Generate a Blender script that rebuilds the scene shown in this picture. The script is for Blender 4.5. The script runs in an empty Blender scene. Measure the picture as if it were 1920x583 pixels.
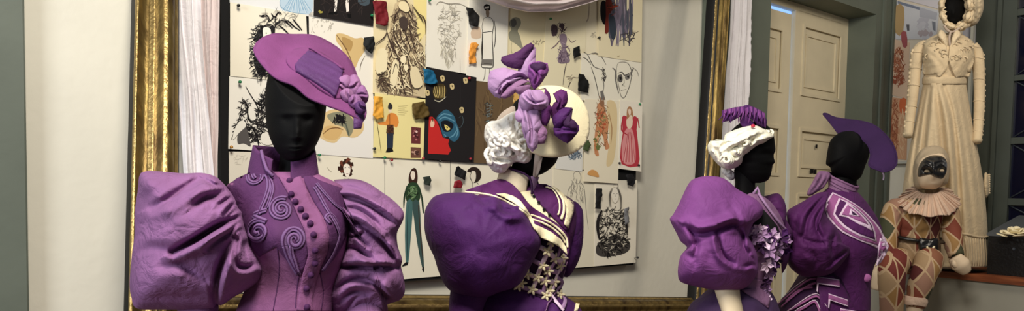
import bpy, math, random
import numpy as np
from mathutils import Vector, Matrix, noise
from mathutils.bvhtree import BVHTree
from mathutils.geometry import delaunay_2d_cdt

# ------------------------------------------------------------------ camera, world, lights
F, CX, CY = 1330.0, 960.0, 419.0
EYE = Vector((0, 0, 1.42))
PITCH, ROLL = math.radians(2.8), math.radians(1.0)
CM = (Matrix.Rotation(math.pi/2 - PITCH, 3, 'X') @ Matrix.Rotation(ROLL, 3, 'Z'))
sc = bpy.context.scene
COL = sc.collection
cam = bpy.data.cameras.new('camera'); camo = bpy.data.objects.new('camera', cam); COL.objects.link(camo)
cam.sensor_width = 36; cam.lens = F/1920*36; cam.shift_y = (CY-291.5)/1920; cam.clip_start = 0.02
camo.matrix_world = Matrix.Translation(EYE) @ CM.to_4x4()
sc.camera = camo
sc.view_settings.view_transform = 'Standard'; sc.view_settings.look = 'None'
sc.view_settings.exposure = 0.0; sc.view_settings.gamma = 1; sc.view_settings.use_curve_mapping = False
w = bpy.data.worlds.new('world'); sc.world = w; w.use_nodes = True
w.node_tree.nodes['Background'].inputs[0].default_value = (0.92, 0.94, 1.0, 1)
w.node_tree.nodes['Background'].inputs[1].default_value = 0.13
def area(name, loc, target, size, power, color, sy=None):
    l = bpy.data.lights.new(name, 'AREA'); l.shape = 'RECTANGLE'; l.size = size; l.size_y = sy or size
    l.energy = power; l.color = color
    o = bpy.data.objects.new(name, l); COL.objects.link(o); o.location = loc
    o.rotation_euler = (Vector(target)-Vector(loc)).to_track_quat('-Z', 'Y').to_euler()
    return o
area('ceiling_lamp_light', (-0.1, 0.5, 3.4), (0.7, 2.6, 0.9), 0.9, 112, (1.0, 0.93, 0.82))
area('window_daylight', (-2.6, -0.6, 2.3), (0.3, 2.6, 1.2), 1.2, 74, (0.90, 0.94, 1.0), 1.8)
area('far_lamp_light', (3.0, 3.4, 3.3), (3.6, 5.0, 1.2), 0.7, 26, (1.0, 0.88, 0.72))

# ------------------------------------------------------------------ geometry helpers
def ray(px, py): return CM @ Vector(((px-CX)/F, -(py-CY)/F, -1.0))
def P(px, py, D): return EYE + ray(px, py)*D
CMn = np.array(CM)
def Pn(px, py, D):
    px = np.asarray(px, float); py = np.asarray(py, float); D = np.asarray(D, float)
    px, py, D = np.broadcast_arrays(px, py, D)
    c = np.stack([(px-CX)/F, -(py-CY)/F, -np.ones_like(px)], -1)
    return np.array(EYE) + (c @ CMn.T)*D[..., None]
class Plane:
    def __init__(s, p, n): s.p = Vector(p); s.n = Vector(n).normalized()
    def at(s, px, py, h=0.0):
        r = ray(px, py); t = (s.p-EYE).dot(s.n)/r.dot(s.n)
        return EYE + r*t + s.n*h
    def off(s, h): return Plane(s.p + s.n*h, s.n)
def tilt_plane(px, py, D, nc):                 # plane through a point, normal given in viewing axes
    return Plane(P(px, py, D), CM @ Vector(nc))
def lin(c): return tuple(((x/255.0)/12.92 if x <= 10 else ((x/255.0+0.055)/1.055)**2.4) for x in c[:3])

BASE = {}
def setp(o, label=None, cat=None, group=None, kind=None):
    if label: o['label'] = label
    if cat: o['category'] = cat
    if group: o['group'] = group
    if kind: o['kind'] = kind
    return o
def thing(name, label, cat, loc, group=None, kind=None):
    o = bpy.data.objects.new(name, None); COL.objects.link(o); o.location = loc; o.empty_display_size = 0.1
    BASE[o] = Vector(loc); return setp(o, label, cat, group, kind)
def mk(name, V, Fc, mat, parent=None, smooth=True, cols=None, label=None, mats=None, midx=None):
    V = [Vector(v) for v in V]
    if parent is not None: b = BASE[parent]
    else:
        b = sum(V, Vector())/max(1, len(V)); b = Vector((b.x, b.y, min(v.z for v in V)))
    me = bpy.data.meshes.new(name)
    me.from_pydata([tuple(v-b) for v in V], [], [tuple(f) for f in Fc])
    if mats:
        for m in mats: me.materials.append(m)
        if midx is not None: me.polygons.foreach_set('material_index', midx)
    else: me.materials.append(mat)
    if cols is not None:
        a = me.color_attributes.new('Col', 'FLOAT_COLOR', 'POINT')
        a.data.foreach_set('color', np.array([(*c[:3], 1.0) for c in cols], dtype=np.float32).ravel())
    me.polygons.foreach_set('use_smooth', [smooth]*len(me.polygons))
    me.update()
    o = bpy.data.objects.new(name, me); COL.objects.link(o)
    if parent is not None: o.parent = parent; o.location = (0, 0, 0)
    else: o.location = b
    BASE[o] = b
    if label: o['label'] = label
    o_bvh[o.name] = (V, Fc)
    return o
o_bvh = {}
def bvh(*obs):
    V = []; Fc = []
    for o in obs:
        v, f = o_bvh[o.name]; k = len(V); V += list(v); Fc += [tuple(i+k for i in q) for q in f]
    return BVHTree.FromPolygons(V, Fc)
def hit(B, px, py, D0=2.3):
    r = ray(px, py); l, n, i, d = B.ray_cast(EYE, r.normalized())
    if l is None: return None
    if n.dot(r) > 0: n = -n
    return l, n
def dup(o, loc, rot=None, parent=None, label=None, group=None):
    c = o.copy(); COL.objects.link(c)
    if parent is not None: c.parent = parent; c.location = Vector(loc)-BASE[parent]
    else: c.location = loc
    if rot is not None: c.rotation_euler = rot
    if label: c['label'] = label
    if group: c['group'] = group
    return c
def box(p0, ax, ay, az):                       # corner and three edge vectors
    V = [p0, p0+ax, p0+ax+ay, p0+ay]; V += [v+az for v in V]
    Fc = [(0,3,2,1),(4,5,6,7),(0,1,5,4),(1,2,6,5),(2,3,7,6),(3,0,4,7)]
    if ax.cross(ay).dot(az) < 0: Fc = [f[::-1] for f in Fc]
    return V, Fc
def join(parts):
    V = []; Fc = []
    for v, f in parts:
        k = len(V); V += list(v); Fc += [tuple(i+k for i in q) for q in f]
    return V, Fc
def tube(pts, r, n=8, closed=False, flat=1.0, up=None):
    pts = [Vector(p) for p in pts]; m = len(pts); V = []; Fc = []
    rr = r if hasattr(r, '__len__') else [r]*m
    prev = None
    for i, p in enumerate(pts):
        a = pts[(i-1) % m] if (closed or i > 0) else p
        b = pts[(i+1) % m] if (closed or i < m-1) else p
        t = (b-a).normalized() if (b-a).length > 1e-9 else Vector((0, 0, 1))
        if up is not None: nrm = (up[i] if isinstance(up, list) else up).copy()
        elif prev is None: nrm = Vector((0, 0, 1)) if abs(t.z) < 0.9 else Vector((1, 0, 0))
        else: nrm = prev
        nrm = (nrm - t*nrm.dot(t));  nrm = nrm.normalized() if nrm.length > 1e-9 else Vector((1, 0, 0))
        prev = nrm; bi = t.cross(nrm)
        for k in range(n):
            q = 2*math.pi*k/n
            V.append(p + (bi*math.cos(q) + nrm*math.sin(q)*flat)*rr[i])
    for i in range(m if closed else m-1):
        for k in range(n):
            a = i*n+k; b = i*n+(k+1) % n; c = ((i+1) % m)*n+(k+1) % n; d = ((i+1) % m)*n+k
            Fc.append((a, b, c, d))
    if not closed:
        Fc.append(tuple(range(n))[::-1]); Fc.append(tuple((m-1)*n+k for k in range(n)))
    return V, Fc
def smooth_poly(pts, n=6, closed=False):
    pts = [np.array(p, float) for p in pts]; m = len(pts); out = []
    for i in range(m if closed else m-1):
        p0 = pts[(i-1) % m] if (closed or i > 0) else pts[i]
        p1 = pts[i]; p2 = pts[(i+1) % m]
        p3 = pts[(i+2) % m] if (closed or i < m-2) else p2
        for k in range(n):
            t = k/n
            out.append(0.5*((2*p1)+(-p0+p2)*t+(2*p0-5*p1+4*p2-p3)*t*t+(-p0+3*p1-3*p2+p3)*t**3))
    if not closed: out.append(pts[-1])
    return out
def ellipsoid(c, r, nu=14, nv=9, R=None):
    V = []; Fc = []
    for j in range(nv+1):
        a = math.pi*j/nv
        for i in range(nu):
            b = 2*math.pi*i/nu
            v = Vector((r[0]*math.sin(a)*math.cos(b), r[1]*math.sin(a)*math.sin(b), r[2]*math.cos(a)))
            if R is not None: v = R @ v
            V.append(Vector(c)+v)
    for j in range(nv):
        for i in range(nu):
            Fc.append((j*nu+i, (j+1)*nu+i, (j+1)*nu+(i+1) % nu, j*nu+(i+1) % nu))
    return V, Fc

# ---- cloth height features, in image-traced coordinates of the garment's own front
def feat(u, v, feats):
    d = np.zeros_like(u)
    for f in feats:
        if f[0] == 'b':
            _, x, y, rx, ry, A = f[:6]; an = math.radians(f[6]) if len(f) > 6 else 0
            dx = (u-x)*math.cos(an)+(v-y)*math.sin(an); dy = -(u-x)*math.sin(an)+(v-y)*math.cos(an)
            d += A*np.exp(-(dx/rx)**2-(dy/ry)**2)
        else:
            _, pts, A, wd, side = f[:5]; rid = f[5] if len(f) > 5 else 0.6
            pts = smooth_poly(pts, 5); L = [0.0]
            for a, b in zip(pts[:-1], pts[1:]): L.append(L[-1]+float(np.linalg.norm(b-a)))
            best = np.full(u.shape, 1e9); sd = np.zeros_like(u); tt = np.zeros_like(u)
            for k, (a, b) in enumerate(zip(pts[:-1], pts[1:])):
                e = b-a; l2 = float(e@e)+1e-9
                t = np.clip(((u-a[0])*e[0]+(v-a[1])*e[1])/l2, 0, 1)
                qx = u-(a[0]+t*e[0]); qy = v-(a[1]+t*e[1]); dd = np.hypot(qx, qy)
                s = np.sign(e[0]*qy-e[1]*qx); m = dd < best
                best = np.where(m, dd, best); sd = np.where(m, dd*s, sd)
                tt = np.where(m, (L[k]+t*math.sqrt(l2))/L[-1], tt)
            env = np.clip(np.sin(np.pi*np.clip(tt*0.86+0.07, 0, 1)), 0, 1)**0.7
            g = -np.exp(-(sd/wd)**2)
            if side == 0: g = g + rid*0.5*(np.exp(-((sd-2*wd)/(1.3*wd))**2)+np.exp(-((sd+2*wd)/(1.3*wd))**2))
            else: g = g + rid*np.exp(-((sd*side-2.1*wd)/(1.5*wd))**2)
            d += A*env*g
    return d
def nz(u, v, s, seed=0.0):
    out = np.empty(u.shape); a = u.ravel(); b = v.ravel(); o = out.ravel()
    for i in range(len(a)): o[i] = noise.noise(Vector((a[i]*s, b[i]*s, seed)))
    return o.reshape(u.shape)
def star(outline, c, D, T, feats=(), nu=128, nv=64, crump=0.0, cs=0.03, seed=1.0, slope=(0, 0), exf=1.0, sm=True, back=1.0):
    """closed rounded body whose outline seen from the front is the traced one; D = distance, T = half thickness (m)"""
    o = smooth_poly(outline, 5, True) if sm else [np.array(p, float) for p in outline]
    ang = np.array([math.atan2(p[1]-c[1], p[0]-c[0]) for p in o]); rad = np.array([math.hypot(p[1]-c[1], p[0]-c[0]) for p in o])
    i = np.argsort(ang); ang = ang[i]; rad = rad[i]
    ang = np.concatenate([ang-2*math.pi, ang, ang+2*math.pi]); rad = np.concatenate([rad]*3)
    th = np.linspace(-math.pi, math.pi, nu, endpoint=False)
    R = np.interp(th, ang, rad)
    ph = np.linspace(0, math.pi, nv+1)[:, None]
    rho = np.sin(ph); u = c[0]+rho*(R*np.cos(th))[None, :]; v = c[1]+rho*(R*np.sin(th))[None, :]
    cz = np.cos(ph)*np.ones_like(u); z = T*np.sign(cz)*np.abs(cz)**exf
    z = np.where(z < 0, z*back, z)
    d = feat(u, v, feats) if feats else np.zeros_like(u)
    if crump: d = d + crump*(1-2.2*np.abs(nz(u, v, cs, seed))) + 0.4*crump*nz(u, v, cs*2.7, seed+5)
    fade = np.minimum(1, np.abs(cz)*2.2)
    z = z + (d if back < 0 else np.sign(cz)*d)*fade
    if back < 0: z = np.where(cz < 0, z-0.004, z)
    Dp = D - z + (u-c[0])*slope[0] + (v-c[1])*slope[1]
    V = Pn(u, v, Dp).reshape(-1, 3)
    Fc = []
    for j in range(nv):
        for k in range(nu):
            a = j*nu+k; b = j*nu+(k+1) % nu; e = (j+1)*nu+(k+1) % nu; g = (j+1)*nu+k
            Fc.append((a, g, e, b))
    return [Vector(x) for x in V], Fc
def loft(rows, feats=(), nu=72, step=3.0, crump=0.0, cs=0.03, seed=1.0, ex=1.0, caps=True, pleat=None):
    """rows = (y, x_left, x_right, distance, half_thickness): stacked oval sections"""
    rows = [tuple(map(float, r)) for r in rows]
    R = []
    for a in smooth_poly(rows, 8): R.append(a)
    R = np.array(R); y0, y1 = R[0, 0], R[-1, 0]
    R = R[np.argsort(R[:, 0])]
    ys = [y0]; 
    while ys[-1] < y1-1e-6: ys.append(min(y1, ys[-1]+(step if ys[-1] < 640 else 14)))
    ys = np.array(ys); xl, xr, D, T = [np.interp(ys, R[:, 0], R[:, k]) for k in (1, 2, 3, 4)]
    a = np.linspace(0, 2*math.pi, nu, endpoint=False)[None, :]
    ca, sa = np.cos(a), np.sin(a); ca = np.sign(ca)*np.abs(ca)**ex; s2 = np.sign(sa)*np.abs(sa)**ex
    hw = ((xr-xl)/2)[:, None]; xc = ((xr+xl)/2)[:, None]
    pl = 1.0
    if pleat: pl = 1+pleat[1]*np.sin(a*pleat[0]+0.6*np.sin(3*a))*np.clip((ys[:, None]-pleat[2])/60, 0, 1)
    u = xc+hw*ca*pl; v = ys[:, None]*np.ones_like(u)
    d = feat(u, v, feats) if feats else np.zeros_like(u)
    if crump: d = d + crump*(1-2.2*np.abs(nz(u, v, cs, seed)))
    z = T[:, None]*s2*pl + np.sign(sa)*d*np.minimum(1, np.abs(sa)*1.8)
    V = Pn(u, v, D[:, None]-z).reshape(-1, 3); n = len(ys); Fc = []
    for j in range(n-1):
        for k in range(nu):
            Fc.append((j*nu+k, j*nu+(k+1) % nu, (j+1)*nu+(k+1) % nu, (j+1)*nu+k))
    if caps: Fc.append(tuple(range(nu))[::-1]); Fc.append(tuple((n-1)*nu+k for k in range(nu)))
    return [Vector(x) for x in V], Fc
def inside(poly, x, y):
    c = False; n = len(poly); j = n-1
    for i in range(n):
        if (poly[i][1] > y) != (poly[j][1] > y) and x < (poly[j][0]-poly[i][0])*(y-poly[i][1])/(poly[j][1]-poly[i][1])+poly[i][0]: c = not c
        j = i
    return c
def tri(poly, step=5.0):
    p = []
    n = len(poly)
    for i in range(n):
        a = np.array(poly[i], float); b = np.array(poly[(i+1) % n], float)
        k = max(1, int(np.linalg.norm(b-a)/step))
        for t in range(k): p.append(Vector(a+(b-a)*t/k))
    m = len(p); xs = [q.x for q in p]; ys = [q.y for q in p]; pts = list(p)
    y = min(ys)+step/2; r = 0
    while y < max(ys):
        x = min(xs)+step*(0.25 if r % 2 else 0.75)
        while x < max(xs):
            if inside(p, x, y) and min((q.x-x)**2+(q.y-y)**2 for q in p) > (0.45*step)**2: pts.append(Vector((x, y)))
            x += step
        y += step*0.87; r += 1
    res = delaunay_2d_cdt(pts, [], [list(range(m))], 1, 1e-5)
    V2 = [(q.x, q.y) for q in res[0]]; T3 = [tuple(f) for f in res[2]]
    out = []
    for f in T3:
        a, b, c = [V2[i] for i in f[:3]]
        if (b[0]-a[0])*(c[1]-a[1])-(b[1]-a[1])*(c[0]-a[0]) > 0: f = f[::-1]
        out.append(f)
    return V2, out
def shell(Vf, Nn, T3, th):
    n = len(Vf); V = list(Vf)+[Vf[i]-Nn[i]*th for i in range(n)]
    Fc = list(T3)+[tuple(i+n for i in f)[::-1] for f in T3]
    E = {}
    for f in T3:
        for i in range(len(f)):
            e = (f[i], f[(i+1) % len(f)]); E[e] = 1
    for (a, b) in E:
        if (b, a) not in E: Fc.append((b, a, a+n, b+n))
    return V, Fc
def patch(B, poly, lift=0.004, th=0.006, step=5.0, feats=(), sm=0):
    if sm: poly = smooth_poly(poly, sm, True)
    V2, T3 = tri(poly, step); Vf = []; N = []; ok = []; lastd = None
    D = []
    for (x, y) in V2:
        h = hit(B, x, y); D.append(h)
    good = [(V2[i], h) for i, h in enumerate(D) if h is not None]
    for i, h in enumerate(D):
        if h is None:
            j = min(good, key=lambda g: (g[0][0]-V2[i][0])**2+(g[0][1]-V2[i][1])**2)
            dj = (j[1][0]-EYE).dot(ray(*j[0]))/ray(*j[0]).length_squared
            h = (P(V2[i][0], V2[i][1], dj), j[1][1])
        l, n = h; toc = (EYE-l).normalized(); n = (n+toc*1.2).normalized()
        ex = 0.0
        if feats: ex = float(feat(np.array([V2[i][0]]), np.array([V2[i][1]]), feats)[0])
        Vf.append(l+toc*(lift+ex)); N.append(n)
    return shell(Vf, N, T3, th)
def trim(B, pts, r, lift=0.001, n=6, sm=4, flat=0.6):
    pts = smooth_poly(pts, sm) if sm else pts
    Q = []; U = []
    for p in pts:
        h = hit(B, p[0], p[1])
        if h is None: continue
        Q.append(h[0]+h[1]*lift); U.append(h[1])
    if len(Q) < 2: return [], []
    return tube(Q, r, n, flat=flat, up=U)
def pane_patch(pl, poly, th=0.004, step=6.0, dome=None, sm=0):
    if sm: poly = smooth_poly(poly, sm, True)
    V2, T3 = tri(poly, step)
    Vf = [pl.at(x, y, dome(x, y) if dome else 0) for x, y in V2]
    s = 1 if pl.n.dot(CM @ Vector((0, 0, 1))) > 0 else -1
    return shell(Vf, [pl.n*s]*len(Vf), T3, th)

# ------------------------------------------------------------------ materials
def mat(name, col, rough=0.8, var=0.0, vscale=6.0, bump=0.0, bscale=60.0, metal=0.0, sheen=0.0, spec=0.3, col2=None, attr=False, weave=0.0, wrinkle=0.0, emit=0.0, stretch=None):
    m = bpy.data.materials.new(name); m.use_nodes = True; nt = m.node_tree; N = nt.nodes; L = nt.links
    b = N['Principled BSDF']; c = lin(col)
    b.inputs['Base Color'].default_value = (*c, 1); b.inputs['Roughness'].default_value = rough
    b.inputs['Metallic'].default_value = metal; b.inputs['Specular IOR Level'].default_value = spec
    if sheen:
        b.inputs['Sheen Weight'].default_value = sheen; b.inputs['Sheen Roughness'].default_value = 0.5
        b.inputs['Sheen Tint'].default_value = (*[min(1, x*2.5+0.1) for x in c], 1)
    tc = N.new('ShaderNodeTexCoord'); src = tc.outputs['Object']
    if stretch:
        mp = N.new('ShaderNodeMapping'); mp.inputs['Scale'].default_value = stretch; L.new(src, mp.inputs[0]); src = mp.outputs[0]
    colout = None
    if attr:
        at = N.new('ShaderNodeAttribute'); at.attribute_name = 'Col'; colout = at.outputs['Color']; L.new(colout, b.inputs['Base Color'])
    if var or col2:
        n = N.new('ShaderNodeTexNoise'); n.inputs['Scale'].default_value = vscale; n.inputs['Detail'].default_value = 5; L.new(src, n.inputs['Vector'])
        mx = N.new('ShaderNodeMix'); mx.data_type = 'RGBA'
        rp = N.new('ShaderNodeValToRGB'); rp.color_ramp.elements[0].position = 0.35; rp.color_ramp.elements[1].position = 0.65
        L.new(n.outputs[0], rp.inputs[0]); L.new(rp.outputs[0], mx.inputs[0])
        if col2: c2 = lin(col2); ca = c
        else: c2 = [x*(1-var) for x in c]; ca = [min(1, x*(1+var)) for x in c]
        mx.inputs[6].default_value = (*ca, 1); mx.inputs[7].default_value = (*c2, 1)
        L.new(mx.outputs[2], b.inputs['Base Color'])
    h = None
    def addb(tex, strength, dist):
        nonlocal h
        bp = N.new('ShaderNodeBump'); bp.inputs['Strength'].default_value = strength; bp.inputs['Distance'].default_value = dist
        L.new(tex, bp.inputs['Height'])
        if h is not None: L.new(h, bp.inputs['Normal'])
        h = bp.outputs[0]
    if bump:
        n = N.new('ShaderNodeTexNoise'); n.inputs['Scale'].default_value = bscale; n.inputs['Detail'].default_value = 4; L.new(src, n.inputs['Vector']); addb(n.outputs[0], bump, 0.01)
    if wrinkle:
        n = N.new('ShaderNodeTexNoise'); n.inputs['Scale'].default_value = 14; n.inputs['Detail'].default_value = 3; n.inputs['Distortion'].default_value = 1.2
        L.new(src, n.inputs['Vector'])
        ma = N.new('ShaderNodeMath'); ma.operation = 'SUBTRACT'; ma.inputs[1].default_value = 0.5; L.new(n.outputs[0], ma.inputs[0])
        ab = N.new('ShaderNodeMath'); ab.operation = 'ABSOLUTE'; L.new(ma.outputs[0], ab.inputs[0]); addb(ab.outputs[0], wrinkle, 0.03)
    if weave:
        n = N.new('ShaderNodeTexNoise'); n.inputs['Scale'].default_value = 420; n.inputs['Detail'].default_value = 1; L.new(tc.outputs['Object'], n.inputs['Vector']); addb(n.outputs[0], weave, 0.002)
    if h is not None: L.new(h, b.inputs['Normal'])
    if emit:
        b.inputs['Emission Color'].default_value = (*c, 1); b.inputs['Emission Strength'].default_value = emit
    return m
def cloth(name, col, rough=0.75, wr=0.35, sheen=0.06, var=0.12, **k):
    return mat(name, col, rough, var=var, vscale=9, weave=0.35, wrinkle=wr, sheen=sheen, spec=0.25, **k)
M = dict(
    wall=mat('wall_paint', (226, 222, 206), 0.85, var=0.03, vscale=3, bump=0.15, bscale=25, spec=0.2),
    green=mat('green_grey_paint', (101, 108, 97), 0.55, var=0.06, vscale=4, bump=0.1, bscale=20),
    darkgreen=mat('dark_green_paint', (66, 72, 66), 0.5, var=0.08, vscale=4),
    door=mat('cream_door_paint', (222, 211, 182), 0.5, var=0.04, vscale=5, bump=0.12, bscale=18),
    gold=mat('old_gilding', (138, 116, 66), 0.42, metal=0.75, col2=(74, 56, 32), vscale=16, bump=0.5, bscale=30, stretch=(1, 1, 0.25)),
    gold2=mat('bright_gilding', (176, 150, 96), 0.40, metal=0.85, var=0.2, vscale=30, bump=0.4, bscale=60),
    black=mat('black_board', (14, 14, 15), 0.8),
    blackwood=mat('black_wood', (18, 17, 16), 0.55),
    white=cloth('white_drape', (236, 232, 234), 0.85, 0.2, 0.1, 0.03),
    veil=cloth('mauve_white_drape', (226, 212, 210), 0.85, 0.2, 0.1, 0.03),
    paper=mat('paper', (236, 229, 208), 0.8, attr=True, spec=0.15),
    skin=mat('black_mannequin_jersey', (4, 4, 5), 0.75, weave=0.2, spec=0.14),
    beige=mat('beige_mannequin', (226, 208, 176), 0.5, var=0.04),
    mauve=cloth('mauve_cotton', (132, 90, 134), 0.9, 0.45, 0.04),
    mauve_pink=cloth('pink_mauve_cotton', (124, 76, 116), 0.9, 0.25, 0.04),
    plum=cloth('plum_cotton', (80, 42, 84), 0.8, 0.3),
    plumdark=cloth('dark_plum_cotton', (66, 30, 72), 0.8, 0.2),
    lilac_trim=cloth('lilac_trim', (112, 82, 124), 0.9, 0.1),
    violet=cloth('violet_cotton', (72, 29, 90), 0.72, 0.3),
    violet2=cloth('soft_violet_cotton', (120, 64, 128), 0.75, 0.3),
    violet3=cloth('deep_violet_cotton', (80, 30, 86), 0.72, 0.3),
    hatviolet=cloth('violet_hat_felt', (50, 27, 66), 0.9, 0.1, 0.1),
    collarcream=cloth('dull_cream_collar', (206, 192, 166), 0.8, 0.1, 0.05, 0.04),
    bowmauve=cloth('mauve_bow', (138, 96, 136), 0.8, 0.1, 0.15),
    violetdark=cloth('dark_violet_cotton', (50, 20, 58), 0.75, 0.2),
    hatpurple=cloth('purple_felt', (110, 58, 104), 0.95, 0.12),
    ribbonpurple=cloth('purple_ribbon', (80, 46, 94), 0.6, 0.25),
    lilac=cloth('lilac_cloth', (160, 126, 166), 0.7, 0.15),
    lilacgrey=cloth('lilac_grey_cloth', (134, 96, 132), 0.7, 0.3),
    cream=cloth('cream_cloth', (240, 228, 190), 0.8, 0.1, 0.1, 0.03),
    creamdress=cloth('cream_muslin', (206, 186, 152), 0.85, 0.3, 0.15, 0.05),
    creamlace=cloth('cream_lace', (208, 190, 158), 0.9, 0.5, 0.1, 0.1),
    greige=cloth('greige_cloth', (176, 160, 146), 0.85, 0.2, 0.1, 0.05),
    whitecloth=cloth('white_gauze', (238, 235, 228), 0.85, 0.5, 0.1, 0.03),
    white2=cloth('ivory_gauze', (242, 238, 218), 0.85, 0.3, 0.1, 0.03),
    stripe=cloth('pale_lilac_edge', (226, 200, 224), 0.8, 0.1, 0.1, 0.04),
    stripe2=cloth('rose_lilac_braid', (158, 92, 146), 0.8, 0.2, 0.1, 0.08),
    skirtgrey=cloth('grey_violet_skirt', (72, 50, 88), 0.75, 0.2),
    leather=mat('black_leather', (20, 19, 20), 0.32, bump=0.2, bscale=60, spec=0.6),
    wood=mat('red_brown_wood', (146, 84, 52), 0.4, col2=(112, 60, 38), vscale=5, stretch=(1, 1, 12)),
    platform=mat('platform_grey_paint', (160, 158, 146), 0.6, var=0.03),
    floor=mat('brown_floor', (116, 98, 80), 0.5, var=0.1),
    glasspane=mat('dark_blue_glass', (10, 12, 34), 0.12, spec=0.7),
    lead=mat('grey_lattice', (72, 78, 86), 0.5),
    daylight=mat('daylight_outside', (150, 190, 255), 1.0, emit=1.0),
    maskleather=mat('black_mask', (26, 26, 28), 0.28, spec=0.7, bump=0.15, bscale=40),
    hood=cloth('grey_beige_hood', (168, 152, 128), 0.85, 0.25, 0.1, 0.05),
    ruff=cloth('dusty_pink_ruff', (206, 178, 156), 0.85, 0.3, 0.15, 0.06),
    dollskin=mat('doll_calico', (222, 200, 170), 0.8, var=0.04),
)
g = bpy.data.materials.new('clear_acrylic'); g.use_nodes = True
gb = g.node_tree.nodes['Principled BSDF']; gb.inputs['Transmission Weight'].default_value = 1; gb.inputs['Roughness'].default_value = 0.03; gb.inputs['IOR'].default_value = 1.3
M['glass'] = g
# ------------------------------------------------------------------ room
W0 = P(430, 354, 2.8)
dv = ray(2700, 384); dv = Vector((dv.x, dv.y, 0)).normalized()      # along the back wall, away to the right
nv = Vector((dv.y, -dv.x, 0))                                        # out of the back wall, into the room
UP = Vector((0, 0, 1))
WALL = Plane(W0, nv)
def s_of(px, py, off=0): return (WALL.off(off).at(px, py)-W0).dot(dv)
def z_of(px, py, off=0): return WALL.off(off).at(px, py).z
def wp(s, z, off=0): q = W0 + dv*s + nv*off; return Vector((q.x, q.y, z))
def wbox(s0, s1, z0, z1, o0, o1): return box(wp(s0, z0, o0), dv*(s1-s0), nv*(o1-o0), UP*(z1-z0))
def struct(name, vf, m, smooth=False): 
    o = mk(name, vf[0], vf[1], m, smooth=smooth); o['kind'] = 'structure'; return o
sL, sR = s_of(1441, 150, 0.03), s_of(1638, 150, 0.03)
zT = z_of(1640, 26, 0.03)
sC = s_of(1669, 100)
sG = s_of(1311, 200)
struct('floor', box(Vector((-4, -2, -0.1)), Vector((11, 0, 0)), Vector((0, 11, 0)), Vector((0, 0, 0.1))), M['floor'])
struct('wall_back', join([wbox(s_of(30, 300), sG+0.05, 0, 3.9, -0.25, 0), wbox(sG, sL-0.01, 0, 3.9, -0.25, -0.02), wbox(sL-0.01, sC+0.3, zT+0.02, 3.9, -0.25, -0.02)]), M['wall'])
# green door surround, with the deep reveal
rv = 0.24
struct('trim_1', join([wbox(sG, sL, 0, 3.9, -rv, 0.03), wbox(sL, sC, zT, 3.9, -rv, 0.03), wbox(sR, sC, 0, zT, -rv, 0.03),
                        wbox(sR+0.10, sR+0.14, 0, 3.9, 0.03, 0.045), wbox(sC-0.07, sC-0.02, 0, 3.9, 0.03, 0.05)]), M['green'])
struct('trim_2', join([wbox(-3.0, s_of(45, 300), 0, 3.9, -0.1, 0.05), wbox(s_of(45, 300), s_of(49, 300), 0, 3.9, -0.02, 0.03)]), M['green'])
CORN = wp(sC, 0)
RN = -dv                                       # out of the right wall
RW = Plane(CORN, RN)
def rt_of(px, py, off=0): return (RW.off(off).at(px, py)-CORN).dot(nv)
def rz_of(px, py, off=0): return RW.off(off).at(px, py).z
def rp(t, z, off=0): q = CORN + nv*t + RN*off; return Vector((q.x, q.y, z))
def rbox(t0, t1, z0, z1, o0, o1): return box(rp(t0, z0, o0), nv*(t1-t0), RN*(o1-o0), UP*(z1-z0))
tD = rt_of(1868, 200)
struct('wall_right', join([rbox(-0.25, tD, 0, 3.9, -0.25, 0), rbox(tD, 4.2, 3.4, 3.9, -0.25, 0), rbox(tD, 4.2, 0, 0.6, -0.25, 0)]), M['wall'])
struct('trim_3', join([rbox(rt_of(1829, 60), tD, 0, 3.9, 0, 0.03)]), M['darkgreen'])
struct('baseboard_back', join([wbox(s_of(49, 300), sG, 0, 0.14, 0, 0.02)]), M['green'])
# --- cream double door in the reveal
do = -rv+0.04
dl, dr = s_of(1400, 150, do), s_of(1592, 150, do)
dtop = z_of(1594, 36, do)
door = struct('door_1', join([wbox(dl, dr, dtop-0.06, dtop+0.14, do-0.05, do), wbox(dr-0.045, dr+0.01, 0, dtop, do-0.05, do)]), M['door'])
def mould(s0, s1, z0, z1, off, w=0.02, h=0.014):
    return [wbox(s0, s1, z1-w, z1, off, off+h), wbox(s0, s1, z0, z0+w, off, off+h), wbox(s0, s0+w, z0+w, z1-w, off, off+h), wbox(s1-w, s1, z0+w, z1-w, off, off+h)]
def leaf(s0, s1, z1, off, label, pans):
    parts = []
    zs = []
    rails = [wbox(s0, s1, 0, 0.2, off-0.04, off), wbox(s0, s0+0.11, 0.2, z1, off-0.04, off), wbox(s1-0.11, s1, 0.2, z1, off-0.04, off)]
    prev = z1
    for (a, b) in pans:
        rails.append(wbox(s0+0.11, s1-0.11, b, prev, off-0.04, off)); prev = a
        parts += [wbox(s0+0.11, s1-0.11, a, b, off-0.03, off-0.012)]
        parts += mould(s0+0.105, s1-0.105, a-0.012, b+0.012, off-0.001, 0.024, 0.012)
        parts += mould(s0+0.17, s1-0.17, a+0.06, b-0.06, off-0.012, 0.016, 0.01)
    rails.append(wbox(s0+0.11, s1-0.11, 0.2, prev, off-0.04, off))
    o = mk('door_leaf', *join(rails+parts), M['door'], parent=door, smooth=False, label=label)
    return o
m0 = s_of(1486, 200, do)
gapb = s_of(1468, 200, do)
zz = [z_of(1540, 64, do), z_of(1535, 182, do), z_of(1530, 246, do), z_of(1530, 330, do), z_of(1530, 366, do)]
lf = leaf(m0, dr-0.045, dtop-0.055, do, 'right leaf of the cream panelled door', [(zz[1], zz[0]+0.03), (zz[3], zz[2]), (0.3, zz[4])])
leaf(dl-0.05, m0-0.026, dtop-0.095, do-0.02, 'left leaf of the cream panelled door, slightly open', [(zz[1], zz[0]-0.04), (zz[3], zz[2]), (0.3, zz[4])])
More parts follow.
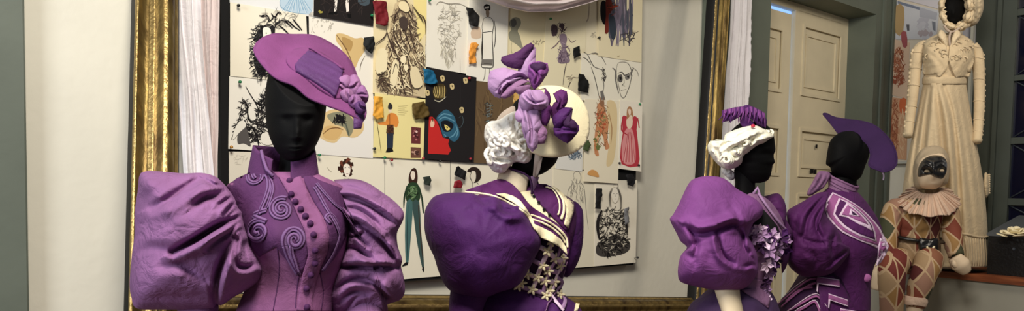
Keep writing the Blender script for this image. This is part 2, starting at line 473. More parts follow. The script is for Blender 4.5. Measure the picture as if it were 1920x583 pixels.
mk('key_plate', *join([wbox(s_of(1519, 320, do), s_of(1524, 320, do), z_of(1521, 325, do), z_of(1521, 317, do), do, do+0.008), wbox(s_of(1526, 320, do), s_of(1529, 320, do), z_of(1527, 326, do), z_of(1527, 318, do), do, do+0.01), wbox(s_of(1529, 274, do), s_of(1531, 274, do), z_of(1530, 278, do), z_of(1530, 271, do), do, do+0.008)]), M['blackwood'], parent=door, smooth=False, label='dark key plates and hook on the door')
struct('daylight_panel', join([wbox(dl-0.3, dr+0.3, 0.1, 3.2, do-0.32, do-0.30)]), M['daylight'])  # added glowing panel, stands in for daylight through the gap between the leaves
# --- dark glazed door at the far right
gd = struct('door_2', join([rbox(tD, tD+0.03, 0.6, 3.4, -0.02, 0.07), rbox(tD+0.03, tD+0.12, 0.6, 3.4, -0.02, 0.045)]+
    [rbox(tD+0.12, 4.2, rz_of(1912, b), rz_of(1912, a), -0.02, 0.04) for a, b in ((19, 31), (142, 152), (258, 270), (372, 385))]+
    [rbox(tD+0.12+0.62, tD+0.12+0.68, 0.6, 3.4, -0.02, 0.042)]), M['darkgreen'])
ys = [-90, 19, 31, 142, 152, 258, 270, 372, 385, 470]
for i in range(0, 10, 2):
    za, zb = rz_of(1912, ys[i]), rz_of(1912, ys[i+1])
    for t0 in (tD+0.12, tD+0.80):
        t1 = t0+0.62
        mk('glass_pane', *rbox(t0, t1, zb, za, 0.0, 0.008), M['glasspane'], parent=gd, smooth=False)
        mk('lattice', *join([tube([rp(t0, za, 0.014), rp(t1, zb, 0.014)], 0.005), tube([rp(t0, zb, 0.014), rp(t1, za, 0.014)], 0.005)]), M['lead'], parent=gd)
# --- platform along the right wall
PF = 0.78
zP = rz_of(1840, 515, PF)
t_end = 3.6
base = thing('platform', 'grey painted platform with a red brown wooden top along the right wall', 'platform', rp(1.5, 0, PF/2))
mk('base', *rbox(0.02, t_end, 0, zP-0.045, 0.06, PF-0.01), M['platform'], parent=base, smooth=False)
mk('wooden_top', *rbox(0.02, t_end, zP-0.045, zP, 0.06, PF+0.015), M['wood'], parent=base, smooth=False, label='red brown wooden top board')
print('zP', zP, 'corner', CORN, 'dtop', dtop, 'zT', zT, 'sC', sC, 'sL', sL)

# ------------------------------------------------------------------ sheets on planes
def sheet(name, pl, quad, col, label, cat='drawing', group='sketches pinned on the board', lift=0.0, th=0.0016, curl=0.004, parent=None):
    n = 10; V = []; cols = []; q = [np.array(p, float) for p in quad]
    for j in range(n+1):
        for i in range(n+1):
            u, v = i/n, j/n
            p = (q[0]*(1-u)+q[1]*u)*(1-v)+(q[3]*(1-u)+q[2]*u)*v
            e = curl*(max(0, abs(2*u-1)-0.55)**2*3+max(0, abs(2*v-1)-0.6)**2*3)*(0.5+0.5*math.sin(7*u+5*v+q[0][0]))
            V.append(pl.at(p[0], p[1], lift+e))
    T = []
    for j in range(n):
        for i in range(n):
            a = j*(n+1)+i; T.append((a, a+n+1, a+n+2, a+1))
    Vs, Fs = shell(V, [pl.n]*len(V), T, th)
    c = lin(col)
    return mk(name, Vs, Fs, M['paper'], parent=parent, smooth=False, cols=[c]*len(Vs), label=label)if parent else setp(mk(name, Vs, Fs, M['paper'], smooth=False, cols=[c]*len(Vs)), label, cat, group)
class Ink:
    def __init__(s, pl, lift): s.pl = pl; s.l = lift; s.V = []; s.F = []; s.C = []; s.k = 0
    def poly(s, pts, col, sm=0):
        if sm: pts = smooth_poly(pts, sm, True)
        pts = [tuple(p[:2]) for p in pts]
        s.k += 1; h = s.l+0.00035+0.000012*s.k
        try: res = delaunay_2d_cdt([Vector(p) for p in pts], [], [list(range(len(pts)))], 1, 1e-6)
        except Exception: return s
        b = len(s.V); c = lin(col)
        for q in res[0]: s.V.append(s.pl.at(q.x, q.y, h)); s.C.append(c)
        for f in res[2]: s.F.append(tuple(i+b for i in f[::-1]))
        return s
    def line(s, pts, w, col, sm=3, taper=True):
        pts = smooth_poly(pts, sm) if (sm and len(pts) > 2) else [np.array(p, float) for p in pts]
        s.k += 1; h = s.l+0.00035+0.000012*s.k; b = len(s.V); c = lin(col); n = len(pts)
        for i, p in enumerate(pts):
            t = pts[min(i+1, n-1)]-pts[max(i-1, 0)]; L = np.linalg.norm(t)+1e-9
            ww = w*(0.35+0.65*math.sin(math.pi*(i+0.3)/(n-0.4))) if taper else w
            q = np.array([-t[1], t[0]])/L*ww/2
            s.V += [s.pl.at(p[0]+q[0], p[1]+q[1], h), s.pl.at(p[0]-q[0], p[1]-q[1], h)]; s.C += [c, c]
        for i in range(n-1):
            a = b+2*i; s.F.append((a, a+1, a+3, a+2))
        return s
    def scrib(s, cx, cy, rx, ry, n, ln, col, w, seed, ang=None, spread=0.6, mask=None):
        R = random.Random(seed)
        for _ in range(n):
            for _t in range(30):
                a = R.uniform(0, 6.283); r = math.sqrt(R.random()); x = cx+rx*r*math.cos(a); y = cy+ry*r*math.sin(a)
                if mask is None or inside(mask, x, y): break
            th = (R.uniform(0, 6.283) if ang is None else ang+R.gauss(0, spread)); L = ln*R.uniform(0.5, 1.4); k = R.uniform(-0.6, 0.6)
            p0 = (x-math.cos(th)*L/2, y-math.sin(th)*L/2); p2 = (x+math.cos(th+k)*L/2, y+math.sin(th+k)*L/2)
            s.line([p0, (x+R.uniform(-1, 1)*L*0.15, y+R.uniform(-1, 1)*L*0.15), p2], w*R.uniform(0.5, 1.4), col if not isinstance(col, list) else R.choice(col), 2)
        return s
    def blobs(s, cx, cy, rx, ry, n, r, col, seed):
        R = random.Random(seed)
        for _ in range(n):
            a = R.uniform(0, 6.283); q = math.sqrt(R.random()); x = cx+rx*q*math.cos(a); y = cy+ry*q*math.sin(a)
            m = 9; ph = R.uniform(0, 6)
            s.poly([(x+r*R.uniform(0.5, 1.2)*math.cos(6.283*i/m), y+r*R.uniform(0.5, 1.2)*math.sin(6.283*i/m)) for i in range(m)], col if not isinstance(col, list) else R.choice(col))
        return s
    def done(s, parent, name='drawing'):
        if s.V: return mk(name, s.V, s.F, M['paper'], parent=parent, smooth=False, cols=s.C)
# --- pin board
BO = 0.055
BP = WALL.off(BO)
bs0, bs1 = s_of(415, 300, BO), s_of(1191, 400, BO)
bz0, bz1 = z_of(1191, 496, BO), z_of(430, -160, BO)
board = mk('pin_board', *wbox(bs0, bs1, bz0, bz1, 0.005, BO-0.002), M['black'], smooth=False)
setp(board, 'large black edged pin board covered with costume sketches', 'board')
def bottom(x): # board's lower edge in the photograph's frame
    p = wp(0, bz0, BO); return None
# ------------------------------------------------------------------ papers on the board
INK = (24, 22, 24); PENC = (120, 114, 108)
CRM = (238, 231, 210); WHT = (240, 236, 224); YEL = (240, 226, 180)
L = [0]
def pap(quad, col, label, lv=0, name='costume_sketch', **k):
    lift = 0.002+0.0028*lv
    o = sheet(name, BP, quad, col, label, lift=lift, **k)
    return o, Ink(BP, lift+0.0006 if k.get('curl') == 0 else lift+0.004)
# ink needs a flat sheet below it: all sheets are flat (curl only where nothing is drawn)
def pp(quad, col, label, lv=0, name='costume_sketch'):
    lift = 0.002+0.003*lv
    o = sheet(name, BP, quad, col, label, lift=lift, curl=0.0)
    return o, Ink(BP, lift)

# bottom row first (lowest layer)
o, k = pp([(429, 284), (577, 286), (577, 540), (429, 556)], (232, 226, 210), 'blank cream sheet behind the collar at the bottom left of the board', 0)
k.scrib(450, 300, 14, 8, 14, 10, (190, 184, 170), 0.6, 5); k.done(o)
o, k = pp([(575, 284), (720, 294), (720, 526), (575, 540)], CRM, 'cream sheet with a dark curly haired sketched head above the mauve sleeve', 1)
for i in range(46):
    a = i*0.41; r = 10+7*((i*7) % 5)/5
    k.line([(648+6*math.cos(a), 313+7*math.sin(a)), (648+r*math.cos(a+0.3), 314+(r+3)*math.sin(a+0.3))], 5.0, (58, 34, 26) if i % 3 else (110, 60, 44), 0)
k.poly([(645, 309), (652, 308), (656, 315), (655, 325), (651, 333), (646, 328), (643, 318)], (246, 236, 220), 3)
k.line([(645, 315), (648, 314)], 1.4, INK, 0).line([(652, 314), (655, 315)], 1.4, INK, 0).line([(648, 326), (652, 326)], 1.6, (120, 20, 30), 0)
k.line([(646, 333), (644, 342), (636, 347)], 1, INK).line([(652, 334), (655, 343), (664, 348)], 1, INK)
k.line([(612, 313), (616, 319), (621, 322)], 0.8, (150, 140, 120)); k.done(o)
o, k = pp([(721, 294), (843, 303), (843, 516), (721, 526)], CRM, 'cream sheet with a long legged figure in a green jacket and teal trousers', 1)
k.poly([(770, 318), (777, 315), (781, 322), (782, 335), (779, 345), (767, 346), (765, 333)], (60, 36, 28), 3)
k.poly([(770, 322), (776, 322), (777, 332), (773, 338), (769, 331)], (240, 226, 206), 3)
k.poly([(764, 344), (781, 343), (787, 360), (784, 378), (762, 379), (760, 362)], (44, 66, 44), 2)
k.poly([(768, 350), (778, 350), (780, 366), (770, 372)], (98, 130, 88), 2)
k.scrib(772, 362, 9, 14, 34, 8, [(24, 34, 26), (150, 176, 132), (70, 96, 60)], 1.2, 3)
k.line([(762, 348), (757, 370), (756, 390)], 3.4, (40, 58, 42)).line([(785, 350), (790, 372), (792, 392), (793, 400)], 3.4, (40, 58, 42))
k.poly([(761, 379), (773, 379), (770, 430), (767, 470), (764, 494), (760, 492), (758, 440)], (74, 110, 108), 2)
k.poly([(772, 379), (785, 378), (788, 430), (792, 470), (794, 504), (790, 500), (781, 455), (775, 410)], (62, 84, 82), 2)
k.line([(764, 385), (762, 440), (763, 488)], 1.4, (40, 62, 64)).line([(783, 384), (787, 440), (792, 490)], 1.8, (66, 50, 40))
k.poly([(765, 492), (762, 497), (752, 500), (754, 496), (760, 491)], INK).poly([(791, 500), (794, 500), (794, 511), (790, 506)], INK); k.done(o)
o, k = pp([(844, 303), (948, 308), (948, 508), (844, 516)], CRM, 'cream sheet with a short haired head in profile behind the dark violet sleeve', 1)
for i in range(30):
    a = -2.6+i*0.14; k.line([(885+3*math.cos(a), 325+5*math.sin(a)), (887+14*math.cos(a), 328+15*math.sin(a))], 4.5, (50, 38, 32), 0)
k.poly([(884, 322), (890, 322), (891, 334), (886, 344), (880, 338), (881, 328)], (240, 230, 210), 3)
k.line([(884, 321), (880, 330), (882, 337), (885, 344), (884, 352)], 1.2, INK).line([(892, 340), (896, 346)], 1.2, INK); k.done(o)
o, k = pp([(949, 308), (1040, 316), (1040, 504), (949, 508)], (228, 220, 200), 'cream sheet mostly hidden behind the mannequin in the cream straw hat', 0); k.done(o)
o, k = pp([(1036, 316), (1120, 322), (1115, 499), (1036, 505)], (232, 224, 200), 'cream sheet with a faint pencil figure of a long haired woman', 1)
k.line([(1076, 336), (1074, 326), (1082, 321), (1088, 330), (1086, 342), (1079, 344), (1076, 336)], 0.9, PENC)
k.line([(1074, 344), (1066, 352), (1063, 366), (1068, 380), (1070, 400), (1066, 420)], 1, PENC).line([(1088, 342), (1094, 352), (1096, 372), (1098, 396), (1102, 430)], 1, PENC)
k.scrib(1080, 362, 14, 24, 40, 12, (140, 134, 124), 0.7, 8, 1.5, 0.4).line([(1075, 334), (1070, 350), (1072, 366)], 1, PENC); k.done(o)
o, k = pp([(1114, 338), (1193, 338), (1190, 492), (1112, 499)], (240, 232, 212), 'sheet with an inky black lace gown on a woman with long straight hair', 2)
gown = [(1128, 392), (1139, 388), (1160, 388), (1166, 400), (1170, 424), (1178, 448), (1178, 466), (1160, 478), (1128, 482), (1117, 474), (1122, 450), (1117, 428), (1122, 404)]
k.poly([(1120, 455), (1150, 440), (1176, 450), (1178, 468), (1160, 478), (1128, 481), (1116, 474)], (74, 70, 66), 3)
k.scrib(1147, 436, 32, 48, 330, 9, [(22, 20, 20), (50, 46, 44), (90, 84, 78)], 1.3, 11, None, 0.6, gown)
k.line([(1126, 394), (1119, 410), (1118, 430), (1121, 448)], 6, (40, 36, 36)).line([(1166, 398), (1171, 416), (1174, 440)], 4, (60, 56, 52))
k.scrib(1148, 436, 26, 40, 60, 6, (220, 212, 192), 1.0, 14, None, 0.6, gown)
k.poly([(1144, 356), (1150, 352), (1156, 357), (1157, 370), (1152, 380), (1147, 378), (1143, 368)], (242, 234, 216), 3)
for dx in (-1, 0, 1, 2): k.line([(1146-dx, 352), (1141-dx, 366), (1142-dx, 388)], 0.8, (90, 84, 78)).line([(1154+dx, 352), (1160+dx, 368), (1161+dx, 392)], 0.8, (90, 84, 78))
k.line([(1146, 363), (1149, 363)], 1, INK).line([(1152, 363), (1155, 363)], 1, INK).line([(1150, 373), (1153, 373)], 1, INK).line([(1150, 364), (1151, 369)], 0.7, INK)
k.line([(1147, 347), (1152, 343), (1156, 349), (1152, 352), (1147, 350)], 0.9, PENC).line([(1147, 329), (1150, 326), (1154, 330), (1150, 335), (1147, 331)], 0.8, PENC)
k.line([(1186, 483), (1189, 486)], 1.2, INK, 0); k.done(o)
# left column
o, k = pp([(429, 143), (582, 158), (582, 290), (427, 279)], WHT, 'pinned ink drawing of twisted branch like creatures beside the black head', 2)
k.scrib(468, 210, 34, 58, 230, 15, [INK, (60, 56, 54), (30, 28, 30)], 1.5, 21, None, 0.6, [(454, 185), (462, 195), (480, 206), (492, 172), (515, 160), (520, 270), (440, 275), (432, 262), (440, 236), (446, 214)])
k.line([(459, 162), (468, 178), (478, 194), (484, 210), (480, 226)], 1.8, INK).line([(484, 210), (500, 190), (504, 168)], 3, INK).line([(452, 190), (450, 212), (440, 240), (432, 262)], 1.6, INK)
k.line([(455, 186), (462, 200), (464, 222), (474, 232)], 3, INK).line([(474, 232), (500, 240), (512, 262)], 2.4, INK).line([(470, 236), (480, 256), (484, 276)], 3.2, INK)
k.poly([(446, 244), (460, 240), (466, 262), (468, 274), (456, 268), (444, 268)], (90, 86, 84), 3)
k.poly([(466, 200), (474, 206), (478, 222), (470, 226), (464, 214)], WHT, 3).poly([(444, 232), (454, 226), (460, 236), (446, 250), (436, 262), (436, 250)], WHT, 3).poly([(490, 250), (506, 252), (514, 268), (498, 272), (488, 266)], WHT, 3)
k.scrib(500, 180, 14, 18, 40, 9, INK, 1.3, 23); k.done(o)
o, k = pp([(430, -50), (590, -30), (588, 33), (430, 6)], (228, 228, 226), 'pale sheet with a blue tulle skirt at the very top left of the board', 1)
k.poly([(528, -12), (560, -16), (582, -8), (586, 10), (580, 26), (560, 26), (536, 20), (525, 14)], (186, 206, 220), 4)
for i in range(26): k.line([(556+0.3*i-4, -14), (528+i*2.2, 22+3*math.sin(i))], 1.2, [(120, 160, 190), (150, 186, 208), (210, 222, 228)][i % 3], 0)
k.line([(526, -8), (524, 10), (536, 20), (556, 25), (578, 27)], 1.0, (110, 150, 178)); k.done(o)
o, k = pp([(430, 5), (572, 29), (578, 158), (430, 143)], CRM, 'ink drawing of a pale face framed by black tree branches, left of the big hat', 3)
blk = [(482, 60), (492, 48), (506, 50), (512, 62), (510, 90), (504, 130), (496, 150), (478, 138), (470, 118), (478, 96), (474, 78)]
k.poly([(490, 50), (506, 46), (514, 56), (510, 80), (500, 130), (486, 142), (474, 120), (478, 90), (478, 66)], (38, 36, 38), 3)
k.scrib(484, 100, 18, 54, 240, 11, [INK, (60, 60, 60)], 1.3, 31, 2.4, 0.9)
k.poly([(491, 54), (498, 52), (505, 56), (506, 70), (500, 80), (493, 76), (491, 66)], (244, 238, 224), 2).poly([(495, 63), (498, 62), (498, 65)], (60, 120, 50))
for pts in ([(510, 60), (516, 46), (526, 38)], [(496, 48), (502, 38), (498, 30), (488, 30)], [(502, 42), (510, 34), (506, 26)], [(514, 46), (514, 34), (520, 24), (526, 28)], [(526, 38), (520, 42), (512, 48)], [(526, 38), (536, 44), (546, 54)], [(530, 40), (540, 42), (548, 50), (560, 58)], [(520, 48), (530, 56), (540, 66)], [(546, 36), (554, 46), (564, 58)], [(498, 30), (490, 32), (484, 30)], [(516, 34), (508, 30)], [(504, 38), (496, 34)]):
    k.line(pts, 2.6, INK)
k.poly([(514, 44), (528, 37), (524, 42), (514, 50)], INK); k.scrib(520, 36, 38, 16, 46, 12, [(70, 66, 62), (150, 144, 134)], 0.8, 33)
k.scrib(500, 134, 20, 12, 60, 12, INK, 1.2, 34); k.done(o)
o, k = pp([(578, 22), (699, 46), (699, 190), (580, 176)], (238, 232, 218), 'sheet with an ochre wash figure behind the rim of the big hat', 1)
k.poly([(630, 64), (644, 64), (664, 72), (680, 72), (684, 92), (672, 112), (662, 132), (648, 120), (640, 92), (630, 78)], (214, 184, 128), 4).poly([(640, 70), (660, 78), (656, 96), (646, 90)], (182, 148, 92), 3)
k.line([(630, 66), (640, 80), (650, 96), (660, 120)], 2.2, (120, 90, 60)).line([(684, 104), (676, 120), (674, 134)], 1.5, (120, 110, 100))
k.blobs(608, 46, 22, 10, 8, 2.4, (190, 184, 170), 5); k.scrib(600, 48, 26, 16, 16, 7, (170, 160, 150), 0.8, 6); k.done(o)
o, k = pp([(586, 174), (699, 186), (698, 297), (590, 289)], (234, 230, 222), 'sheet with a sandy watercolour stain and a black scribbled figure behind the black head', 2)
k.poly([(596, 222), (620, 206), (650, 210), (676, 222), (680, 244), (664, 258), (640, 256), (626, 268), (604, 262), (590, 246)], (222, 194, 142), 4)
k.poly([(612, 216), (640, 210), (660, 224), (660, 246), (652, 256), (644, 240), (624, 232)], (140, 138, 112), 4).poly([(606, 240), (622, 236), (640, 244), (628, 262), (606, 258)], (214, 178, 118), 4)
k.line([(604, 252), (616, 242), (632, 240), (642, 244)], 2, (120, 84, 50)).scrib(635, 224, 12, 8, 34, 9, INK, 2.4, 41).line([(646, 230), (650, 244), (653, 256)], 3, (90, 96, 84)); k.done(o)
o, k = pp([(587, -62), (697, -48), (697, 50), (586, 31)], (34, 30, 30), 'black picture with white stockinged legs at the top of the board', 4, 'painted_picture')
k.poly([(623, -20), (632, -20), (630, 4), (628, 22), (624, 23), (625, 4)], (238, 230, 220)).poly([(646, -20), (654, -20), (651, 6), (652, 22), (647, 24), (645, 6)], (238, 230, 220))
k.poly([(616, 24), (630, 24), (628, 29), (612, 28)], (12, 12, 12)).poly([(648, 26), (655, 24), (656, 36), (650, 34)], (12, 12, 12))
k.poly([(668, -8), (688, -10), (690, 8), (678, 12), (668, 4)], (70, 82, 90), 3).blobs(598, 23, 3, 2, 5, 2.2, (160, 148, 70), 3).scrib(640, 10, 44, 24, 40, 16, (54, 46, 44), 1.4, 8); k.done(o)
# jester sheet
o, k = pp([(699, -20), (798, -8), (796, 184), (697, 175)], (232, 216, 172), 'cream drawing of a hooded jester holding many hands before the face', 3)
k.poly([(772, -8), (798, -6), (797, 60), (785, 80), (778, 60)], (240, 222, 150))
BR = [(96, 78, 66), (122, 102, 84), (72, 58, 50), (150, 130, 104)]
body = [(738, 8), (752, -2), (768, 10), (778, 30), (780, 70), (790, 90), (794, 120), (794, 182), (704, 172), (702, 140), (712, 96), (726, 84), (730, 40)]
k.poly([(736, 60), (776, 60), (786, 100), (792, 180), (720, 174), (722, 130), (716, 100), (730, 84)], (150, 130, 106), 3)
k.poly(body, (206, 188, 150)).scrib(750, 100, 48, 84, 560, 14, BR, 1.2, 51, 1.35, 0.5, body)
k.scrib(750, 110, 42, 70, 150, 12, (236, 220, 180), 1.8, 52, 1.2, 0.6, body)
for q in ([(740, 2), (754, 0), (762, 12), (768, 28)], [(734, 40), (740, 26), (750, 18), (760, 22), (766, 34)], [(768, 10), (778, 24), (786, 36), (790, 44)], [(782, 28), (790, 34), (794, 46), (794, 64)], [(736, 44), (734, 62), (742, 84), (752, 100)], [(746, 50), (748, 72), (760, 92)], [(754, 46), (758, 70), (768, 96)], [(764, 40), (766, 66), (776, 98)], [(720, 56), (728, 80), (740, 104), (748, 130)], [(700, 84), (716, 72), (722, 60)], [(760, 100), (764, 140), (770, 178)], [(744, 110), (750, 150), (756, 178)]):
    k.line(q, 2.2, (70, 54, 46))
k.poly([(744, 38), (752, 32), (760, 38), (760, 52), (754, 58), (747, 52)], (72, 60, 54), 3).poly([(746, 5), (758, 6), (764, 20), (756, 24), (744, 16)], (236, 220, 176), 3)
k.poly([(748, 108), (755, 106), (758, 113), (753, 120), (747, 116)], (244, 230, 192), 3).poly([(753, 124), (759, 122), (762, 129), (756, 134)], (244, 230, 192), 3)
k.poly([(704, 96), (718, 92), (722, 112), (720, 132), (704, 140), (700, 120)], (238, 224, 184), 3).poly([(732, 120), (738, 112), (744, 124), (742, 140), (738, 160), (728, 164), (728, 140)], (238, 224, 184), 3).poly([(766, 130), (776, 126), (784, 140), (788, 160), (774, 166), (766, 150)], (228, 212, 172), 3)
k.line([(732, 140), (738, 120), (742, 130)], 1.6, (58, 44, 38)).line([(704, 140), (716, 136), (706, 150), (720, 146), (708, 160)], 2, (58, 44, 38))
k.scrib(716, 160, 14, 14, 26, 12, (80, 62, 52), 1.6, 53); k.done(o)
o, k = pp([(700, 175), (796, 187), (791, 299), (697, 294)], (236, 222, 156), 'yellow sheet with a moustached soldier in an orange jacket', 4)
k.poly([(724, 216), (732, 212), (741, 216), (745, 230), (740, 240), (735, 236), (735, 250), (722, 250), (723, 236), (708, 234), (706, 230), (720, 228)], (224, 142, 66), 2)
k.poly([(723, 234), (735, 234), (736, 252), (721, 250)], (90, 60, 40)).poly([(722, 250), (735, 250), (734, 276), (733, 280), (723, 280)], (44, 52, 66)).poly([(723, 278), (733, 278), (735, 284), (727, 286), (720, 286)], INK)
k.poly([(726, 204), (731, 204), (731, 211), (726, 211)], (240, 220, 190), 2).poly([(725, 198), (728, 193), (733, 198), (732, 205), (725, 205)], (52, 50, 52), 2)
k.line([(728, 214), (728, 236)], 1.2, (90, 50, 30), 0).line([(703, 224), (707, 250), (712, 286)], 1.2, (90, 80, 50)).scrib(728, 244, 7, 8, 20, 6, (60, 34, 30), 1.2, 4)
for i in range(6): k.line([(743, 197+i*3.6), (762-(i % 3)*3, 198+i*3.6)], 0.6, (170, 158, 110), 0)
k.poly([(768, 238), (786, 240), (785, 270), (768, 269)], (104, 50, 50)).blobs(777, 254, 5, 11, 12, 2.6, [(226, 190, 180), (180, 110, 110), (70, 30, 34)], 6)
k.poly([(767, 276), (786, 277), (786, 296), (767, 296)], (112, 74, 60)).blobs(776, 287, 6, 7, 12, 2.4, [(190, 150, 130), (70, 44, 40)], 7); k.done(o)
o, k = pp([(798, -12), (884, -2), (874, 139), (794, 126)], (236, 231, 216), 'sheet with a faint pencil drawing of a ruffled costume', 3)
k.scrib(840, 50, 22, 42, 170, 9, [(176, 170, 156), (150, 146, 136), (196, 190, 172)], 0.8, 61).scrib(838, 100, 14, 24, 70, 12, [(160, 154, 142), (186, 180, 160)], 0.8, 62, 1.5, 0.3)
k.line([(815, 10), (822, 4), (838, 8), (858, 8), (876, 16)], 1.2, (160, 154, 142)); k.done(o)
o, k = pp([(876, -6), (950, 4), (946, 161), (870, 149)], (240, 236, 222), 'white sheet with an ink sketch of a woman in a white apron and cap', 5)
k.line([(903, 36), (900, 50), (901, 66), (899, 92), (900, 112), (899, 126), (908, 128), (920, 127), (921, 112), (920, 92), (919, 66), (922, 48), (918, 36), (910, 33), (903, 36)], 1.6, INK)
k.poly([(899, 112), (920, 112), (920, 124), (899, 123)], (120, 116, 110)).poly([(903, 13), (908, 9), (915, 12), (915, 20), (910, 22), (905, 20)], (34, 32, 32), 2).poly([(905, 14), (913, 13), (913, 17), (905, 18)], (220, 214, 200))
k.poly([(907, 20), (913, 20), (913, 32), (908, 32)], (150, 132, 110), 2).line([(900, 62), (919, 60)], 1.6, INK, 0).line([(923, 40), (925, 62), (924, 84), (922, 92)], 1.4, INK).line([(901, 64), (900, 112)], 3, (60, 56, 52), 0)
k.line([(906, 128), (905, 144), (902, 152)], 1.4, (90, 84, 76)).line([(914, 128), (914, 146), (916, 150)], 1.4, (90, 84, 76)).line([(903, 120), (918, 121)], 1, (60, 56, 52), 0)
k.poly([(881, 54), (896, 52), (898, 72), (880, 72)], (214, 190, 164), 2); k.done(o)
o, k = pp([(796, 126), (889, 146), (884, 305), (790, 298)], (34, 31, 32), 'black picture with a blue masked face and a red shape', 6, 'painted_picture')
k.poly([(800, 220), (806, 219), (815, 228), (822, 246), (826, 258), (838, 262), (836, 270), (841, 282), (836, 290), (798, 288)], (196, 44, 42), 1)
k.poly([(815, 220), (822, 212), (832, 206), (842, 212), (848, 220), (852, 232), (857, 246), (856, 258), (848, 266), (840, 262), (836, 256), (828, 258), (824, 248), (821, 236), (815, 226)], (48, 94, 118), 3)
for q in ([(817, 222), (828, 214), (844, 218)], [(818, 226), (830, 220), (848, 228)], [(850, 234), (854, 248), (850, 258)], [(838, 258), (846, 254), (852, 244)], [(828, 252), (832, 256)]): k.line(q, 2.6, (96, 146, 168))
k.poly([(822, 230), (834, 226), (846, 234), (840, 246), (828, 246)], (22, 24, 32), 3).poly([(829, 234), (834, 236), (840, 242), (834, 245), (830, 240)], (228, 208, 120), 2).poly([(832, 237), (836, 239), (834, 242)], (20, 20, 20))
k.line([(855, 222), (862, 218), (864, 230), (858, 240), (853, 236)], 1.2, (70, 84, 90)).poly([(804, 226), (810, 228), (809, 238), (803, 238)], (232, 190, 160), 2).poly([(804, 222), (808, 222), (808, 230)], (90, 60, 40))
for (x, y) in ((825, 148), (843, 163), (868, 152), (797, 175), (861, 207)): k.poly([(x-4, y-4), (x+3, y-5), (x+4, y+4), (x-2, y+5)], (206, 186, 136), 3).poly([(x-1, y-2), (x+2, y-2), (x+1, y+2)], (90, 76, 50), 2)
k.poly([(808, 166), (814, 159), (826, 158), (832, 166), (831, 178), (824, 186), (812, 186), (807, 176)], (66, 54, 30), 3)
for i in range(7): k.line([(811+i*3, 162), (809+i*3.4, 174), (813+i*2.6, 184)], 1.5, (214, 190, 120))
k.line([(810, 188), (820, 191), (832, 182)], 2, (190, 184, 160)).line([(858, 110), (860, 250)], 0.5, (50, 48, 48), 0); k.done(o)
o, k = pp([(890, 152), (960, 160), (950, 309), (884, 305)], (104, 84, 60), 'brown painted picture with faint grey marks beside the white wig', 5, 'painted_picture')
k.scrib(912, 212, 6, 24, 46, 9, [(60, 66, 66), (110, 122, 120), (76, 60, 44)], 1.6, 71).scrib(915, 230, 28, 60, 30, 26, [(92, 72, 52), (116, 94, 66)], 2, 72, 1.5, 0.3)
for i in range(5): k.line([(908, 200+i*5), (915, 198+i*5)], 1.2, (130, 140, 140), 0)
k.done(o)
o, k = pp([(945, 160), (1010, 166), (1006, 262), (943, 256)], (216, 172, 96), 'small orange toned picture behind the lilac bow', 4, 'painted_picture')
k.scrib(956, 196, 10, 20, 26, 7, [(150, 100, 50), (236, 206, 140)], 1.6, 73); k.done(o)
o, k = pp([(946, -16), (1022, -8), (1016, 172), (942, 164)], (232, 220, 180), 'yellowed sheet with a grey green wash of a seated figure', 3)
k.poly([(955, 38), (963, 33), (972, 36), (974, 46), (968, 58), (972, 68), (976, 84), (980, 96), (966, 84), (954, 76), (951, 64), (956, 56), (952, 46)], (146, 144, 124), 4).poly([(955, 40), (963, 36), (966, 46), (958, 52)], (96, 94, 88), 3)
k.line([(958, 76), (956, 92), (960, 106), (972, 112)], 1.2, (180, 172, 140)).scrib(1006, 80, 12, 4, 16, 5, (140, 130, 106), 1.0, 81); k.done(o)
o, k = pp([(1022, -8), (1098, -4), (1090, 186), (1014, 168)], (232, 222, 188), 'sheet with a purple grey sketch of a dancer in a short skirt', 4)
k.poly([(1046, 66), (1056, 64), (1060, 74), (1057, 88), (1060, 98), (1065, 112), (1063, 118), (1048, 120), (1042, 114), (1046, 98), (1050, 90), (1046, 76)], (136, 118, 132), 3)
k.poly([(1030, 50), (1038, 47), (1043, 56), (1040, 66), (1032, 68)], (92, 76, 80), 3).poly([(1045, 48), (1052, 44), (1054, 54), (1050, 62), (1046, 58)], (92, 76, 80), 3).poly([(1042, 54), (1048, 53), (1050, 62), (1044, 66)], (224, 210, 180), 2)
k.scrib(1053, 100, 11, 18, 50, 8, [(84, 66, 84), (176, 158, 168), (110, 92, 106)], 1.2, 91).scrib(1044, 56, 14, 12, 34, 8, (80, 64, 70), 1.2, 92)
k.line([(1048, 74), (1038, 86), (1030, 92)], 2, (120, 100, 108)).line([(1062, 72), (1068, 80), (1076, 76)], 1.4, (120, 100, 108)).line([(1059, 118), (1055, 134), (1052, 160)], 1.6, (96, 88, 84)).line([(1066, 154), (1062, 164)], 2, (80, 70, 66))
k.scrib(1066, 148, 12, 5, 12, 6, (150, 140, 120), 1, 93); k.done(o)
o, k = pp([(1040, -10), (1120, -14), (1118, 108), (1088, 104), (1092, 24), (1040, 30)][:1]+[(1122, -14), (1119, 106), (1060, 98)], (236, 226, 196), 'sheet with faint brush strokes below the white swag', 3)
for q in ([(1066, 18), (1064, 26), (1068, 36)], [(1076, 16), (1074, 40)], [(1086, 12), (1085, 42)], [(1094, 10), (1092, 44)], [(1102, 8), (1100, 36), (1090, 48)], [(1090, 48), (1092, 60), (1088, 72)]): k.line(q, 2.2, (178, 164, 146))
k.line([(1082, 47), (1090, 49)], 2, (60, 54, 50), 0).line([(1082, 72), (1090, 70)], 2.4, (50, 44, 42), 0).line([(1079, 60), (1078, 72)], 1.2, PENC, 0).scrib(1110, 66, 6, 5, 14, 5, (170, 160, 140), 0.8, 94); k.done(o)
o, k = pp([(1117, -30), (1200, -24), (1198, 118), (1117, 106)], (232, 220, 184), 'tall sheet with a red black and violet streaked figure, top right corner', 6)
